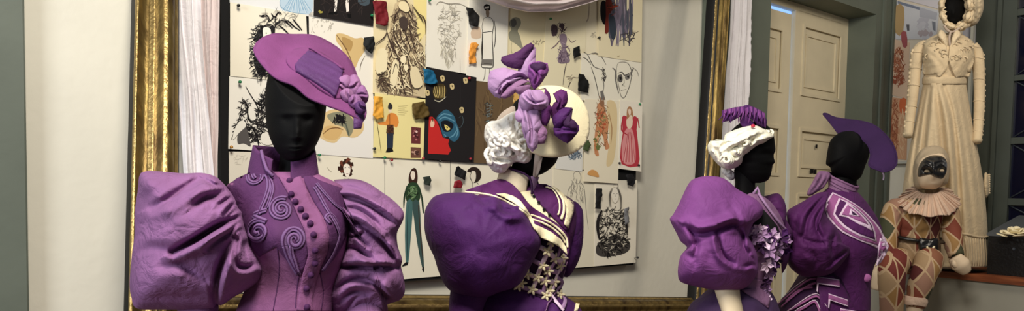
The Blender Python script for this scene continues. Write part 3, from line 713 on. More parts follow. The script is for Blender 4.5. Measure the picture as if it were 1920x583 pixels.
for i in range(60):
    R = random.Random(i); x = 1136+R.random()*44; y = -20+R.random()*50
    k.line([(x, y), (x+R.uniform(-2, 3), y+24), (x+R.uniform(-4, 4), min(96, y+40+R.random()*24))], R.uniform(2, 5), R.choice([(120, 110, 126), (146, 136, 150), (98, 92, 104), (80, 84, 96)]))
k.poly([(1122, 6), (1130, 4), (1133, 20), (1132, 44), (1126, 46), (1121, 30)], (26, 22, 24), 3).poly([(1131, 0), (1140, 0), (1144, 18), (1136, 30), (1136, 60), (1129, 62), (1131, 30)], (116, 46, 36), 3)
k.poly([(1138, 28), (1148, 36), (1150, 66), (1144, 76), (1138, 60)], (54, 62, 72), 3).scrib(1176, 66, 10, 14, 20, 12, (70, 66, 70), 1.2, 96).line([(1156, 78), (1176, 68), (1192, 60)], 1.2, (90, 86, 80)).scrib(1143, 18, 8, 12, 20, 8, [(60, 50, 36), (150, 60, 44)], 1.6, 97)
k.line([(1152, 108), (1157, 105)], 1, (150, 130, 90), 0); k.done(o)
o, k = pp([(1086, 100), (1199, 116), (1196, 196), (1084, 188)], (238, 232, 212), 'sheet with two pencil heads, one bald with large eyes', 5)
for q in ([(1090, 98), (1098, 104), (1108, 124), (1120, 130), (1128, 132)], [(1088, 108), (1096, 112), (1104, 122)], [(1104, 126), (1112, 150), (1120, 186)], [(1128, 130), (1131, 140), (1127, 150), (1128, 162), (1126, 176)], [(1122, 172), (1128, 188)], [(1098, 104), (1112, 100), (1124, 108), (1132, 122)]): k.line(q, 1.6, (96, 92, 88))
k.scrib(1128, 142, 4, 14, 26, 7, (70, 66, 64), 1.2, 101, 1.4, 0.4).poly([(1121, 172), (1126, 170), (1131, 188), (1123, 188)], (120, 116, 110))
k.line([(1152, 130), (1154, 120), (1162, 117), (1172, 119), (1178, 128), (1180, 140), (1177, 158), (1172, 172), (1166, 184), (1160, 180), (1156, 162), (1152, 144), (1152, 130)], 1.3, (110, 106, 100))
k.line([(1144, 128), (1150, 134), (1150, 150), (1156, 176)], 3.2, (120, 116, 110)).line([(1184, 128), (1179, 138), (1181, 144)], 3, (110, 106, 100)).line([(1180, 126), (1190, 134), (1193, 144)], 1.1, PENC)
k.poly([(1155, 142), (1162, 141), (1163, 152), (1158, 155), (1154, 150)], (100, 96, 92), 3).poly([(1157, 145), (1161, 145), (1161, 150), (1158, 150)], (30, 28, 28), 2).poly([(1168, 143), (1177, 140), (1176, 148), (1169, 150)], (130, 126, 120), 3).poly([(1171, 144), (1175, 143), (1174, 147)], (30, 28, 28), 2)
k.line([(1165, 144), (1166, 156), (1162, 160), (1168, 162)], 1, (90, 86, 82)).line([(1160, 170), (1170, 168)], 1, (110, 104, 98)).line([(1154, 138), (1162, 136), (1167, 142), (1178, 136)], 2, (90, 86, 82)); k.done(o)
o, k = pp([(1092, 186), (1158, 190), (1154, 344), (1090, 340)], (238, 228, 202), 'sheet with a patchwork harlequin figure in orange and green wash', 6)
k.poly([(1134, 190), (1150, 196), (1152, 240), (1146, 300), (1132, 310), (1138, 260), (1134, 220)], (226, 204, 158), 4)
k.poly([(1116, 196), (1126, 194), (1130, 208), (1136, 230), (1134, 262), (1138, 276), (1130, 280), (1126, 256), (1120, 252), (1116, 276), (1118, 292), (1110, 288), (1110, 256), (1114, 226)], (204, 142, 100), 3)
k.blobs(1122, 224, 8, 26, 26, 3, [(190, 92, 62), (220, 178, 130), (150, 140, 90), (214, 120, 84)], 11).blobs(1116, 262, 7, 24, 22, 3, [(112, 120, 70), (196, 130, 84), (220, 190, 140)], 12).scrib(1122, 230, 14, 50, 60, 9, [(150, 96, 60), (110, 90, 60)], 0.9, 13, 1.4, 0.5)
k.poly([(1096, 326), (1104, 318), (1114, 322), (1118, 332), (1106, 330)], (216, 160, 96), 3).poly([(1120, 192), (1126, 188), (1128, 196), (1122, 200)], (150, 110, 80), 2).line([(1136, 210), (1142, 240), (1140, 270)], 1.4, (170, 130, 90)); k.done(o)
o, k = pp([(1157, 188), (1199, 193), (1197, 322), (1154, 316)], (240, 232, 214), 'sheet with a long haired woman in a red gown, right edge of the board', 7)
k.poly([(1161, 220), (1168, 218), (1176, 224), (1184, 218), (1190, 224), (1188, 244), (1192, 280), (1191, 312), (1160, 308), (1158, 280), (1162, 250)], (190, 62, 74), 2)
k.poly([(1166, 246), (1176, 240), (1182, 250), (1186, 280), (1184, 306), (1164, 306), (1160, 280)], (224, 150, 150), 3).poly([(1170, 220), (1180, 220), (1180, 236), (1174, 242), (1169, 236)], (238, 214, 190), 2)
k.poly([(1170, 206), (1175, 200), (1180, 206), (1182, 222), (1177, 216), (1170, 224)], (178, 130, 92), 3).poly([(1172, 206), (1177, 206), (1177, 214), (1174, 217)], (240, 214, 190), 2)
for i in range(12): k.line([(1172+i*0.6, 248), (1163+i*2, 304)], 1.2, [(170, 44, 60), (240, 186, 182), (206, 96, 100)][i % 3], 0)
k.line([(1162, 222), (1160, 244), (1172, 254)], 2.6, (176, 48, 60)).line([(1190, 222), (1193, 240)], 2.6, (176, 48, 60)); k.done(o)
o, k = pp([(955, 155), (1098, 176), (1094, 318), (952, 312)], (228, 220, 196), 'cream sheet peeping out behind the straw hat', 0); k.done(o)
o, k = pp([(1040, 262), (1092, 272), (1090, 322), (1040, 316)], (226, 224, 216), 'small sheet with blue grey strokes under the straw hat brim', 2)
k.scrib(1074, 290, 12, 8, 46, 9, [(60, 70, 84), (110, 126, 140)], 1.6, 17); k.done(o)

# ---- fabric swatches pinned to the sheets
def swatch(poly, col, label, th=0.012, rg=0.7, seed=0):
    c = lin(col); m = np.mean(np.array(poly, float), 0)
    V2, T3 = tri(poly, 3.0)
    pl = BP.off(0.036)
    R = random.Random(len(poly)+int(poly[0][0]))
    Vf = [pl.at(x, y, 0.009*noise.noise(Vector((x*0.16, y*0.16, 3.1)))+0.003*math.sin(x*0.22+y*0.15)) for x, y in V2]
    V, Fc = shell(Vf, [pl.n]*len(Vf), T3, 0.004)
    mm = cloth('swatch_cloth', col, 0.7, 0.2, 0.15, 0.12)
    return setp(mk('fabric_swatch', V, Fc, mm), label, 'swatch', 'fabric swatches on the board')
swatch([(700, 2), (706, 0), (726, 3), (728, 46), (722, 49), (706, 44)], (110, 22, 30), 'dark red swatch on the jester sheet')
swatch([(684, 70), (700, 68), (704, 84), (698, 100), (688, 94), (682, 84)], (26, 28, 28), 'crumpled black swatch left of the jester sheet')
swatch([(874, 14), (888, 16), (899, 30), (896, 50), (883, 48)], (26, 25, 24), 'black swatch beside the apron sketch')
swatch([(884, 80), (892, 79), (897, 84), (893, 92), (893, 118), (880, 120), (880, 96)], (226, 150, 60), 'orange swatch beside the apron sketch')
swatch([(794, 128), (812, 132), (818, 146), (820, 156), (808, 158), (797, 155)], (20, 92, 128), 'teal blue swatch on the black mask picture')
swatch([(702, 180), (718, 182), (719, 212), (720, 220), (708, 224), (700, 216)], (222, 160, 60), 'ochre yellow swatch on the soldier sheet')
swatch([(774, 194), (794, 190), (803, 202), (804, 218), (792, 222), (780, 224), (774, 212)], (84, 66, 26), 'olive brown swatch beside the soldier sheet')
swatch([(1076, 90), (1086, 86), (1088, 104), (1076, 110)], (16, 16, 16), 'small black swatch near the raised pencil hand')
swatch([(1086, 138), (1096, 140), (1105, 158), (1103, 174), (1084, 170)], (14, 14, 14), 'larger black swatch under the two pencil heads sheet corner')
swatch([(1174, 328), (1184, 326), (1192, 336), (1188, 350), (1178, 346)], (22, 21, 24), 'black crumpled swatch right of the lace gown sketch')
swatch([(1120, 353), (1129, 353), (1127, 392), (1116, 391)], (22, 21, 22), 'narrow black strip swatch left of the lace gown sketch')
swatch([(1172, 392), (1179, 388), (1179, 416), (1173, 422)], (120, 120, 122), 'narrow grey swatch right of the lace gown sketch')
swatch([(1096, 268), (1104, 262), (1107, 272), (1102, 284), (1095, 280)], (62, 76, 44), 'dark green swatch below the straw hat')
swatch([(856, 314), (860, 311), (874, 322), (873, 338), (853, 328)], (18, 17, 18), 'black folded swatch above the dark violet sleeve')
swatch([(853, 340), (862, 337), (868, 346), (866, 353), (850, 352)], (128, 26, 38), 'red folded swatch above the dark violet sleeve')
swatch([(794, 332), (806, 330), (809, 338), (806, 348), (797, 346)], (40, 48, 42), 'dark green crumpled swatch beside the teal trousers sketch')
# ---- drawing pins
pinmesh = None
def pin(px, py, colname, label):
    global pinmesh
    colr = dict(black=(18, 18, 20), green=(20, 120, 70), red=(150, 22, 40), orange=(196, 140, 60))[colname]
    p = BP.at(px, py, 0.03)
    parts = join([ellipsoid(p, (0.0062,)*3, 10, 7), tube([p, p-nv*0.026], 0.0012, 6), tube([p-nv*0.004, p-nv*0.010], [0.0062, 0.003], 10)])
    m = PM.setdefault(colname, mat('pin_'+colname, colr, 0.3, spec=0.6))
    return setp(mk('push_pin', *parts, m), label, 'pin', 'push pins on the board')
PM = {}
for x, y, c, l in ((443, 13, 'black', 'black push pin at the corner of the tree face drawing'), (446, 155, 'green', 'green push pin on the branch creatures drawing'), (430, 276, 'orange', 'orange push pin at the lower left corner of the branch creatures drawing'),
    (697, 279, 'black', 'black push pin left of the soldier sheet'), (716, 296, 'green', 'green push pin above the curly head sheet corner'), (729, 300, 'red', 'red push pin above the long legged figure'), (819, 302, 'black', 'black push pin under the mask picture'),
    (874, 148, 'red', 'red push pin at the foot of the apron sketch'), (876, 298, 'red', 'red push pin at the lower right of the mask picture'), (692, 31, 'green', 'green push pin on the stockinged legs picture'), (800, 3, 'green', 'green push pin right of the jester hood'), (1026, 37, 'green', 'green push pin on the dancer sheet'),
    (1117, 72, 'black', 'black push pin beside the streaked figure sheet'), (1155, 306, 'black', 'black push pin left of the red gown hem'), (1191, 310, 'black', 'black push pin right of the red gown hem'), (1189, 482, 'black', 'black push pin at the lower right corner of the board'), (594, 291, 'green', 'green push pin beside the black chin'), (788, 297, 'red', 'red push pin at the lower left of the mask picture'), (1193, 196, 'green', 'green push pin above the red gown sketch')):
    pin(x, y, c, l)
# ------------------------------------------------------------------ gilt frame and drapes
def rail(A, B, wd, dp, nrm, flip=1):
    t = (B-A).normalized(); n = (nrm-t*nrm.dot(t)).normalized(); s = t.cross(n)*flip
    prof = [(-.5, 0, 2), (-.5, .62, 2), (-.49, .70, 1), (-.45, .76, 1), (-.41, .70, 0), (-.36, .66, 0), (-.28, .60, 0), (-.18, .63, 0), (-.13, .74, 1), (-.10, .80, 1), (-.06, .76, 0),
            (0, .90, 0), (.08, .98, 0), (.16, 1.0, 1), (.24, .97, 0), (.30, .88, 0), (.34, .76, 0), (.36, .66, 2), (.38, .64, 0), (.42, .62, 1), (.45, .58, 1), (.5, .44, 2), (.5, 0, 2)]
    N = max(4, int((B-A).length/0.03)); V = []; Fc = []; mi = []
    m = len(prof)
    for i in range(N+1):
        c = A+(B-A)*i/N
        for (x, h, k) in prof:
            e = 0.0018*noise.noise(Vector((c.z*18+c.x*9, x*9, h*5)))
            V.append(c+s*(x*wd)+n*(h*dp+e))
    for i in range(N):
        for j in range(m-1):
            q = (i*m+j, i*m+j+1, (i+1)*m+j+1, (i+1)*m+j)
            Fc.append(q if flip > 0 else q[::-1]); mi.append(prof[j+1][2] if prof[j][2] != 2 or prof[j+1][2] == 2 else prof[j+1][2])
    Fc.append(tuple(range(m))); mi.append(2); Fc.append(tuple(N*m+j for j in range(m))[::-1]); mi.append(2)
    return V, Fc, mi
fTL, fBL = P(290, -70, 2.55), P(281, 598, 2.16)
fBR, fTR = P(1300, 584, 4.02), P(1342, -70, 4.30)
fr = thing('gilt_frame', 'large old gilded frame leaning in front of the pin board', 'frame', (fBL+fBR)/2)
FM = [M['gold'], M['gold2'], M['blackwood']]
fn = ((fBR-fBL).cross(fTL-fBL)).normalized()
if fn.dot(nv) < 0: fn = -fn
def addrail(A, B, wd, dp, flip, label):
    V, Fc, mi = rail(A, B, wd, dp, fn, flip)
    mk('frame_rail', V, Fc, None, parent=fr, mats=FM, midx=mi, smooth=True, label=label)
addrail(fBL-(fTL-fBL)*0.02, fTL, 0.145, 0.085, 1, 'left gilded rail')
addrail(fBR-(fTR-fBR)*0.02, fTR, 0.132, 0.10, -1, 'right gilded rail')
addrail(fBL, fBR, 0.15, 0.085, -1, 'bottom gilded rail')
addrail(fTL, fTR, 0.15, 0.085, 1, 'top gilded rail')

def drape(name, pl, left, right, y0, y1, off, amp, nf, m, label, seed=0, th=0.004, nu=90, ny=70, ragged=0, group=None):
    Lx = lambda y: np.interp(y, [p[1] for p in left], [p[0] for p in left]); Rx = lambda y: np.interp(y, [p[1] for p in right], [p[0] for p in right])
    Vf = []; plo = pl.off(off)
    for j in range(ny+1):
        y = y0+(y1-y0)*j/ny; a, b = Lx(y), Rx(y)
        for i in range(nu+1):
            u = i/nu; x = a+(b-a)*u
            if ragged and i == nu: x += ragged*noise.noise(Vector((0, y*0.35, seed)))
            ph = 0.6*noise.noise(Vector((u*2, y*0.004, seed)))
            f = math.sin(2*math.pi*nf*(u+ph*0.35)+seed)+0.45*math.sin(2*math.pi*nf*2.3*(u+ph*0.3)+seed*2)
            f += 1.2*noise.noise(Vector((u*7, y*0.006, seed+4)))
            Vf.append(plo.at(x, y, amp*f))
    T = []
    for j in range(ny):
        for i in range(nu):
            a = j*(nu+1)+i; T.append((a, a+nu+1, a+nu+2, a+1))
    V, Fc = shell(Vf, [pl.n]*len(Vf), T, th)
    return setp(mk(name, V, Fc, m), label, 'drape', group)
drape('white_drape', WALL, [(368, -60), (370, 60), (384, 200), (394, 330), (398, 560)], [(411, -60), (411, 100), (409, 230), (406, 330), (404, 560)], -60, 560, 0.085, 0.006, 2, M['veil'], 'pale inner drape hanging between the gilded rail and the pin board', 2.0)
drape('white_drape', WALL, [(322, -60), (326, 60), (338, 200), (346, 330), (352, 560)], [(374, -60), (376, 60), (381, 130), (392, 230), (400, 330), (402, 560)], -60, 560, 0.13, 0.010, 2.4, M['white'], 'bluish white outer drape hanging beside the left gilded rail', 5.0)
drape('white_drape', WALL, [(1374, -60), (1368, 60), (1361, 140), (1356, 240), (1348, 450)], [(1412, -60), (1409, 60), (1405, 140), (1402, 240), (1396, 450)], -60, 450, 0.16, 0.014, 2.6, M['white'], 'ragged edged white drape hanging beside the right gilded rail', 9.0, ragged=3)
def swag():
    nu, ny = 70, 44; Vf = []
    xs = [880, 900, 942, 985, 1036, 1086, 1118, 1136]; yb = [-14, 2, 17, 26, 25, 11, 0, -8]
    for j in range(ny+1):
        v = j/ny
        for i in range(nu+1):
            x = 880+256*i/nu; b = np.interp(x, xs, yb); b = b+0.0
            y = -75+(b+75)*v
            f = 0.030*math.sin(v*v*19+0.5*math.sin(x*0.012))*(0.4+v)+0.014*noise.noise(Vector((x*0.02, v*7, 2)))
            Vf.append(WALL.off(0.16).at(x, y, 0.06*v+f))
    T = []
    for j in range(ny):
        for i in range(nu):
            a = j*(nu+1)+i; T.append((a, a+nu+1, a+nu+2, a+1))
    V, Fc = shell(Vf, [nv]*len(Vf), T, 0.004)
    setp(mk('swag', V, Fc, M['veil']), 'pale swag of fabric draped across the top of the board', 'drape')
swag()
# ------------------------------------------------------------------ mannequin in mauve with spiral braid (nearest)
def spiral(cx, cy, r0, r1, turns, a0, dr=1, asp=1.0, n=40):
    out = []
    for i in range(n+1):
        t = i/n; a = a0+dr*turns*2*math.pi*t; r = r0+(r1-r0)*t
        out.append((cx+r*math.cos(a)*asp, cy+r*math.sin(a)))
    return out
def floor_rows(rows, D, flare, y0):
    return rows
D1 = 1.78
m1 = thing('dress_mannequin', 'nearest black headed mannequin in a mauve gown with spiral braid and huge sleeves', 'mannequin', Vector((P(555, 500, D1).x, P(555, 500, D1).y, 0)))
# bodice and gown
rows = [(322, 492, 590, D1, .050), (330, 462, 604, D1, .062), (340, 436, 626, D1, .072), (352, 424, 644, D1, .082), (380, 430, 652, D1, .100), (420, 444, 654, D1, .125), (455, 456, 650, D1, .138), (490, 464, 642, D1, .130), (520, 466, 632, D1, .118), (545, 458, 624, D1, .112), (583, 442, 622, D1, .120)]
rows_s = [(583, 442, 622, D1, .120), (640, 400, 650, D1, .15), (760, 330, 720, D1, .18), (1000, 270, 800, D1, .20), (1250, 225, 850, D1, .21), (1420, 200, 875, D1, .22)]
tf = [('b', 505, 440, 34, 40, .028), ('b', 612, 438, 26, 38, .028), ('c', [(590, 360), (604, 420), (600, 470)], .004, 12, 0), ('b', 455, 560, 14, 40, -.02)]
body1 = mk('bodice', *loft(rows, tf, nu=110, step=2.5, crump=.0012, cs=.03), M['mauve_pink'], parent=m1, label='pinkish mauve fitted bodice')
mk('skirt', *loft(rows_s, nu=120, pleat=(17, .035, 590)), M['mauve_pink'], parent=m1, label='mauve skirt')
B1 = bvh(body1)
# dark yoke panels
yoke = [(478, 318), (504, 309), (520, 330), (537, 354), (550, 378), (558, 403), (567, 420), (573, 434), (579, 469), (577, 480), (570, 505), (561, 520), (548, 502), (530, 480), (518, 463), (495, 476), (486, 482), (470, 462), (458, 434), (448, 402), (434, 372), (424, 350), (444, 334), (462, 326)]
mk('yoke_panel', *patch(B1, yoke, .003, .005, 6), M['plum'], parent=m1, label='dark plum yoke panel')
ry = [(566, 322), (586, 330), (600, 338), (622, 346), (640, 352), (650, 372), (653, 410), (650, 440), (642, 462), (628, 484), (612, 502), (600, 514), (604, 495), (616, 470), (618, 440), (608, 408), (590, 380), (574, 350)]
mk('yoke_panel', *patch(B1, ry, .003, .005, 6), M['plum'], parent=m1, label='dark plum yoke panel')
plk = [(522, 330), (545, 340), (562, 326), (574, 350), (583, 379), (600, 398), (612, 425), (617, 450), (614, 474), (600, 505), (592, 530), (586, 560), (588, 583), (556, 583), (562, 540), (568, 512), (578, 478), (572, 434), (558, 403), (540, 362)]
mk('button_placket', *patch(B1, plk, .006, .005, 6), M['mauve_pink'], parent=m1, label='lighter mauve button placket')
Bp = bvh(m1.children[-1] if False else bpy.data.objects['button_placket'], body1)
# braid: broad lilac band with a dark cord along it
def braid(B, pts, wb, wc, parent, nm='braid', lift=.006):
    v1 = trim(B, pts, wb, lift-.003, 8, 3, .25); v2 = trim(B, pts, wb*.24, lift-.003+wb*.28, 6, 3, .6)
    mk(nm, *v1, M['lilac_trim'], parent=parent, label='lilac braid')
    mk('cord', *v2, M['plumdark'], parent=parent, label='dark piping cord')
By = bvh(body1)
S = .0066
braid(By, [(500, 396), (493, 412)]+[], .004, .002, m1) if False else None
braid(By, spiral(529, 394, 3, 22, 1.75, 0.4, 1)+[], S, .0042, m1, lift=.008)
braid(By, spiral(487, 434, 3, 22, 1.7, 1.0, 1)+[(478, 405), (492, 398), (502, 396)], S, .0042, m1, lift=.008)
braid(By, [(561, 514), (550, 496), (541, 478), (535, 462)]+spiral(553, 449, 22, 3, 1.7, 2.6, 1), S, .0042, m1, lift=.008)
braid(By, [(560, 512), (554, 492), (548, 474), (546, 460)], S*.8, .004, m1, lift=.009)
braid(By, [(466, 330), (468, 340), (478, 345), (489, 341), (493, 331), (485, 325), (476, 330), (480, 337)], S*.8, .0036, m1, lift=.008)
braid(By, [(484, 318), (494, 325), (503, 334), (505, 352), (500, 372), (492, 392), (488, 404)], S*.9, .004, m1, lift=.008)
braid(By, [(498, 326), (508, 340), (512, 356), (508, 374), (502, 392)], S*.7, .003, m1, lift=.008)
braid(By, [(590, 352), (602, 372), (612, 392), (626, 420), (634, 444), (630, 462)], S*.7, .003, m1, lift=.008)
braid(By, [(594, 346), (612, 368), (628, 386), (642, 396)], S*.6, .003, m1, lift=.008)
braid(By, [(604, 506), (618, 484), (628, 462), (634, 436), (626, 412), (618, 404), (612, 410), (618, 420)], S*.9, .004, m1, lift=.008)
# buttons: one made, the others copied
bp_ = [(543, 339), (546, 364), (554, 378), (564, 392), (573, 405), (582, 419), (588, 440), (591, 470), (591, 494), (583, 516), (575, 541), (576, 576)]
h0 = None
for i, (x, y) in enumerate(bp_):
    h = hit(Bp, x, y)
    if h is None: continue
    p = h[0]+(EYE-h[0]).normalized()*.004
    if h0 is None:
        b0 = mk('button', *ellipsoid(p, (.0078, .0078, .0078), 14, 9), M['plumdark'], parent=m1, label='dark covered button')
        h0 = p
    else: c = b0.copy(); COL.objects.link(c); c.parent = m1; c.location = p-h0
# seams of the lower bodice
for q in ([(520, 466), (524, 500), (520, 540), (512, 583)], [(600, 512), (606, 545), (602, 583)], [(560, 520), (556, 550), (554, 583)]):
    mk('seam', *trim(B1, q, .0016, .0004, 5, 4, .5), M['plum'], parent=m1)
# standing collar (open cone around the neck)
def collar(outer_top, inner_base, D, Tt, Tb, th, m, parent, label, nu=60, nvv=10, open_a=None, feats=None):
    """outer_top / inner_base: (xl, xr, y_left, y_right) of the upper and lower rings; open_a: (a0,a1) of the front gap"""
    a0, a1 = open_a if open_a else (0, 2*math.pi)
    V = []; T = []
    for j in range(nvv+1):
        v = j/nvv; xl, xr, yl, yr, Dz, Tz = [outer_top[k]*(1-v)+inner_base[k]*v for k in range(4)]+[D, Tt*(1-v)+Tb*v]
        for i in range(nu+1):
            a = a0+(a1-a0)*i/nu
            x = (xl+xr)/2+(xr-xl)/2*math.cos(a); y = yl+(yr-yl)*(x-xl)/(xr-xl)
            if feats: y += feats(a, v)
            V.append(P(x, y, Dz-Tz*math.sin(a)))
    for j in range(nvv):
        for i in range(nu):
            q = j*(nu+1)+i; T.append((q, q+1, q+nu+2, q+nu+1))
    N = []
    cen = P((outer_top[0]+outer_top[1])/2, (outer_top[2]+inner_base[3])/2, D)
    for v in V:
        n = v-cen; n.z = 0; N.append(n.normalized())
    Vs, Fs = shell(V, N, T, th)
    return mk('collar', Vs, Fs, m, parent=parent, label=label)
dip = lambda a, v: (1-v)*(36*max(0, math.sin(a))**3) + v*(10*max(0, math.sin(a)))
collar((474, 592, 272, 282), (462, 600, 332, 340), D1, .066, .074, .004, M['plum'], m1, 'dark plum standing collar', open_a=(math.radians(112), math.radians(438)), feats=lambda a, v: (1-v)*(26*max(0, math.sin(a))**1.5)+v*8*max(0, math.sin(a)))
mk('collar_braid', *tube([P(x, y, D1-d) for x, y, d in ((490, 282, .045), (494, 300, .056), (500, 318, .066), (512, 330, .075))], .004, 6), M['lilac_trim'], parent=m1)
# neck and head
hr = [(70, 548, 580, D1-.01, .03), (100, 516, 604, D1-.005, .075), (140, 503, 614, D1, .098), (180, 497, 613, D1, .104), (215, 498, 610, D1, .104), (245, 502, 604, D1-.004, .098), (268, 510, 595, D1-.008, .090), (285, 520, 584, D1-.012, .078), (298, 532, 572, D1-.012, .055), (303, 542, 562, D1-.012, .02)]
hf = [('b', 557, 250, 4.5, 9, .014), ('b', 557, 232, 4, 16, .007), ('b', 556, 258, 8, 4, .007), ('b', 538, 224, 10, 8, -.008), ('b', 577, 224, 9, 8, -.008), ('b', 556, 213, 34, 5, .004), ('b', 553, 275, 11, 2.6, .006), ('b', 553, 282, 9, 3, .006), ('c', [(543, 278), (553, 279), (564, 277)], .003, 1.6, 0), ('b', 552, 295, 9, 6, .006), ('b', 530, 250, 12, 12, .003)]
mk('head', *loft(hr, hf, nu=90, step=2.0), M['skin'], parent=m1, label='black featureless jersey head')
mk('neck', *loft([(270, 526, 582, D1+.01, .05), (300, 524, 580, D1+.01, .05), (325, 520, 582, D1+.005, .055), (345, 505, 590, D1, .06)], nu=40), M['skin'], parent=m1)
# big sleeves
oL = [(262, 328), (276, 321), (310, 322), (345, 325), (378, 324), (402, 330), (415, 340), (426, 352), (440, 372), (446, 388), (454, 398), (456, 412), (461, 432), (468, 446), (470, 462), (482, 480), (494, 502), (494, 514), (486, 528), (466, 542), (440, 556), (416, 572), (404, 570), (398, 578), (360, 580), (300, 580), (256, 578), (246, 556), (243, 530), (247, 480), (252, 440), (252, 400), (258, 360)]
fL = [('c', [(398, 332), (376, 334), (350, 350), (318, 372), (284, 388)], 0.0319, 8.50, -1, .7),
      ('c', [(424, 356), (404, 366), (384, 372), (364, 386)], 0.0290, 6.80, 1, .5), ('c', [(418, 346), (402, 346), (384, 336)], 0.0261, 4.25, 1, .6),
      ('c', [(452, 404), (426, 416), (396, 432), (362, 452), (324, 472)], 0.0725, 6.80, -1, .55),
      ('c', [(450, 420), (428, 438), (402, 454), (390, 466)], 0.0319, 5.10, 1, .8),
      ('c', [(436, 446), (424, 476), (412, 506), (405, 540), (404, 566)], 0.0580, 6.80, -1, .7),
      ('c', [(446, 450), (440, 474), (444, 496), (460, 502), (480, 494)], 0.0319, 5.10, 1, .6),
      ('c', [(270, 560), (320, 556), (380, 560)], 0.0087, 7.65, -1), ('b', 430, 530, 30, 22, .020), ('b', 330, 420, 60, 30, .020, -30), ('b', 300, 520, 46, 34, .018), ('b', 290, 345, 34, 22, .016),
      ('c', [(262, 470), (290, 462), (330, 470)], 0.0087, 8.50, -1), ('c', [(305, 500), (340, 496), (384, 520)], 0.0174, 10.20, 1), ('c', [(456, 428), (444, 434), (436, 446)], .014, 3.5, 1), ('c', [(448, 392), (434, 400), (426, 408)], .012, 3, -1), ('c', [(466, 446), (458, 462), (462, 480)], .012, 4, 1), ('c', [(330, 340), (300, 350), (276, 372)], .010, 12, 1), ('c', [(444, 378), (430, 390), (420, 404)], 0.0203, 3.40, 1), ('c', [(440, 368), (424, 374), (410, 384)], 0.0203, 3.40, 1), ('c', [(454, 414), (440, 424), (430, 440)], 0.0174, 3.40, -1)]
mk('puff_sleeve', *star(oL, (356, 452), D1-.03, .165, fL, 260, 150, crump=.0036, cs=.02, seed=3, exf=.75), M['mauve'], parent=m1, label='huge crumpled mauve puff sleeve')
oR = [(606, 347), (618, 339), (640, 336), (668, 336), (692, 344), (716, 360), (738, 376), (756, 396), (756, 412), (748, 428), (744, 440), (746, 462), (754, 486), (752, 500), (757, 520), (759, 548), (750, 562), (734, 568), (722, 575), (728, 598), (640, 600), (618, 584), (616, 556), (626, 520), (640, 488), (648, 450), (650, 410), (642, 376), (626, 356)]
fR = [('c', [(630, 352), (660, 352), (694, 368), (730, 384)], 0.0196, 5.10, 1, .7), ('c', [(640, 368), (672, 374), (706, 392), (740, 418)], 0.0308, 5.10, -1, .7), ('c', [(648, 390), (674, 394), (700, 414), (728, 450)], 0.0252, 5.10, 1, .7), ('c', [(650, 412), (676, 420), (704, 440), (728, 470), (746, 498)], 0.0364, 5.10, -1, .7),
      ('c', [(650, 424), (668, 440), (680, 452), (690, 462)], 0.0196, 3.40, 1), ('c', [(648, 440), (664, 444), (682, 436)], 0.0168, 2.98, -1), ('c', [(640, 470), (664, 466), (688, 480), (710, 496)], 0.0280, 5.10, 1, .7), ('c', [(634, 502), (664, 500), (706, 502), (748, 502)], 0.0504, 5.10, -1, .7),
      ('c', [(706, 536), (716, 548), (728, 562)], 0.0420, 5.10, -1, .6), ('c', [(628, 545), (650, 528), (680, 524), (706, 534)], 0.0308, 5.10, 1, .8), ('c', [(634, 568), (660, 548), (690, 548)], 0.0168, 4.25, 1), ('b', 724, 530, 22, 18, .02), ('b', 700, 350, 24, 10, .01, 30), ('c', [(650, 585), (664, 560), (690, 552)], 0.0112, 3.40, 1)]
mk('puff_sleeve', *star(oR, (688, 462), D1+.06, .135, fR, 260, 150, crump=.0026, cs=.03, seed=8, exf=.8), M['mauve'], parent=m1, label='gathered mauve leg of mutton sleeve')
# forearms of the gown, hanging down below the puffs
mk('lower_sleeve', *loft([(560, 650, 722, D1+.02, .05), (620, 640, 712, D1-.02, .05), (720, 610, 668, D1-.08, .04), (780, 590, 640, D1-.1, .03)], nu=40, crump=.002), M['mauve'], parent=m1)
mk('lower_sleeve', *loft([(560, 330, 410, D1+.0, .05), (640, 340, 412, D1-.03, .05), (740, 370, 430, D1-.1, .04), (790, 400, 450, D1-.12, .03)], nu=40, crump=.002), M['mauve'], parent=m1)

# --- wide brimmed hat
hp = tilt_plane(590, 150, D1-.02, (.36, .74, .56))
ho = [(478, 96), (480, 84), (490, 74), (510, 66), (538, 62), (568, 63), (596, 69), (624, 84), (648, 104), (664, 126), (674, 148), (682, 172), (688, 196), (686, 210), (680, 216), (664, 214), (644, 206), (610, 194), (580, 182), (556, 166), (530, 150), (506, 132), (488, 114)]
hat1 = thing('wide_brimmed_hat', 'wide mauve felt hat tilted over the black head of the nearest mannequin', 'hat', P(585, 150, D1-.02))
dome = lambda x, y: .010*math.exp(-((x-585)/60)**2-((y-128)/40)**2)-.014*math.exp(-((x-684)/16)**2)+.006*math.sin(x*.05+y*.03)*math.exp(-((x-530)/40)**2)
mk('brim', *pane_patch(hp, ho, .007, 6, dome, 4), M['hatpurple'], parent=hat1)
mk('brim_edge', *tube([hp.at(p[0], p[1], dome(p[0], p[1])-.003) for p in smooth_poly(ho, 5, True)], .0035, 6, closed=True), M['hatpurple'], parent=hat1, label='stitched brim edge')
mk('brim_tip', *shell(*(lambda q: ([hp.at(q[i][0], q[i][1], [-.004, -.006, -.02, -.024][i]) for i in range(4)], [hp.n]*4, [(0, 1, 2, 3)]))([(664, 214), (686, 207), (682, 226), (668, 224)]), .004), M['ribbonpurple'], parent=hat1, label='turned down brim tip')
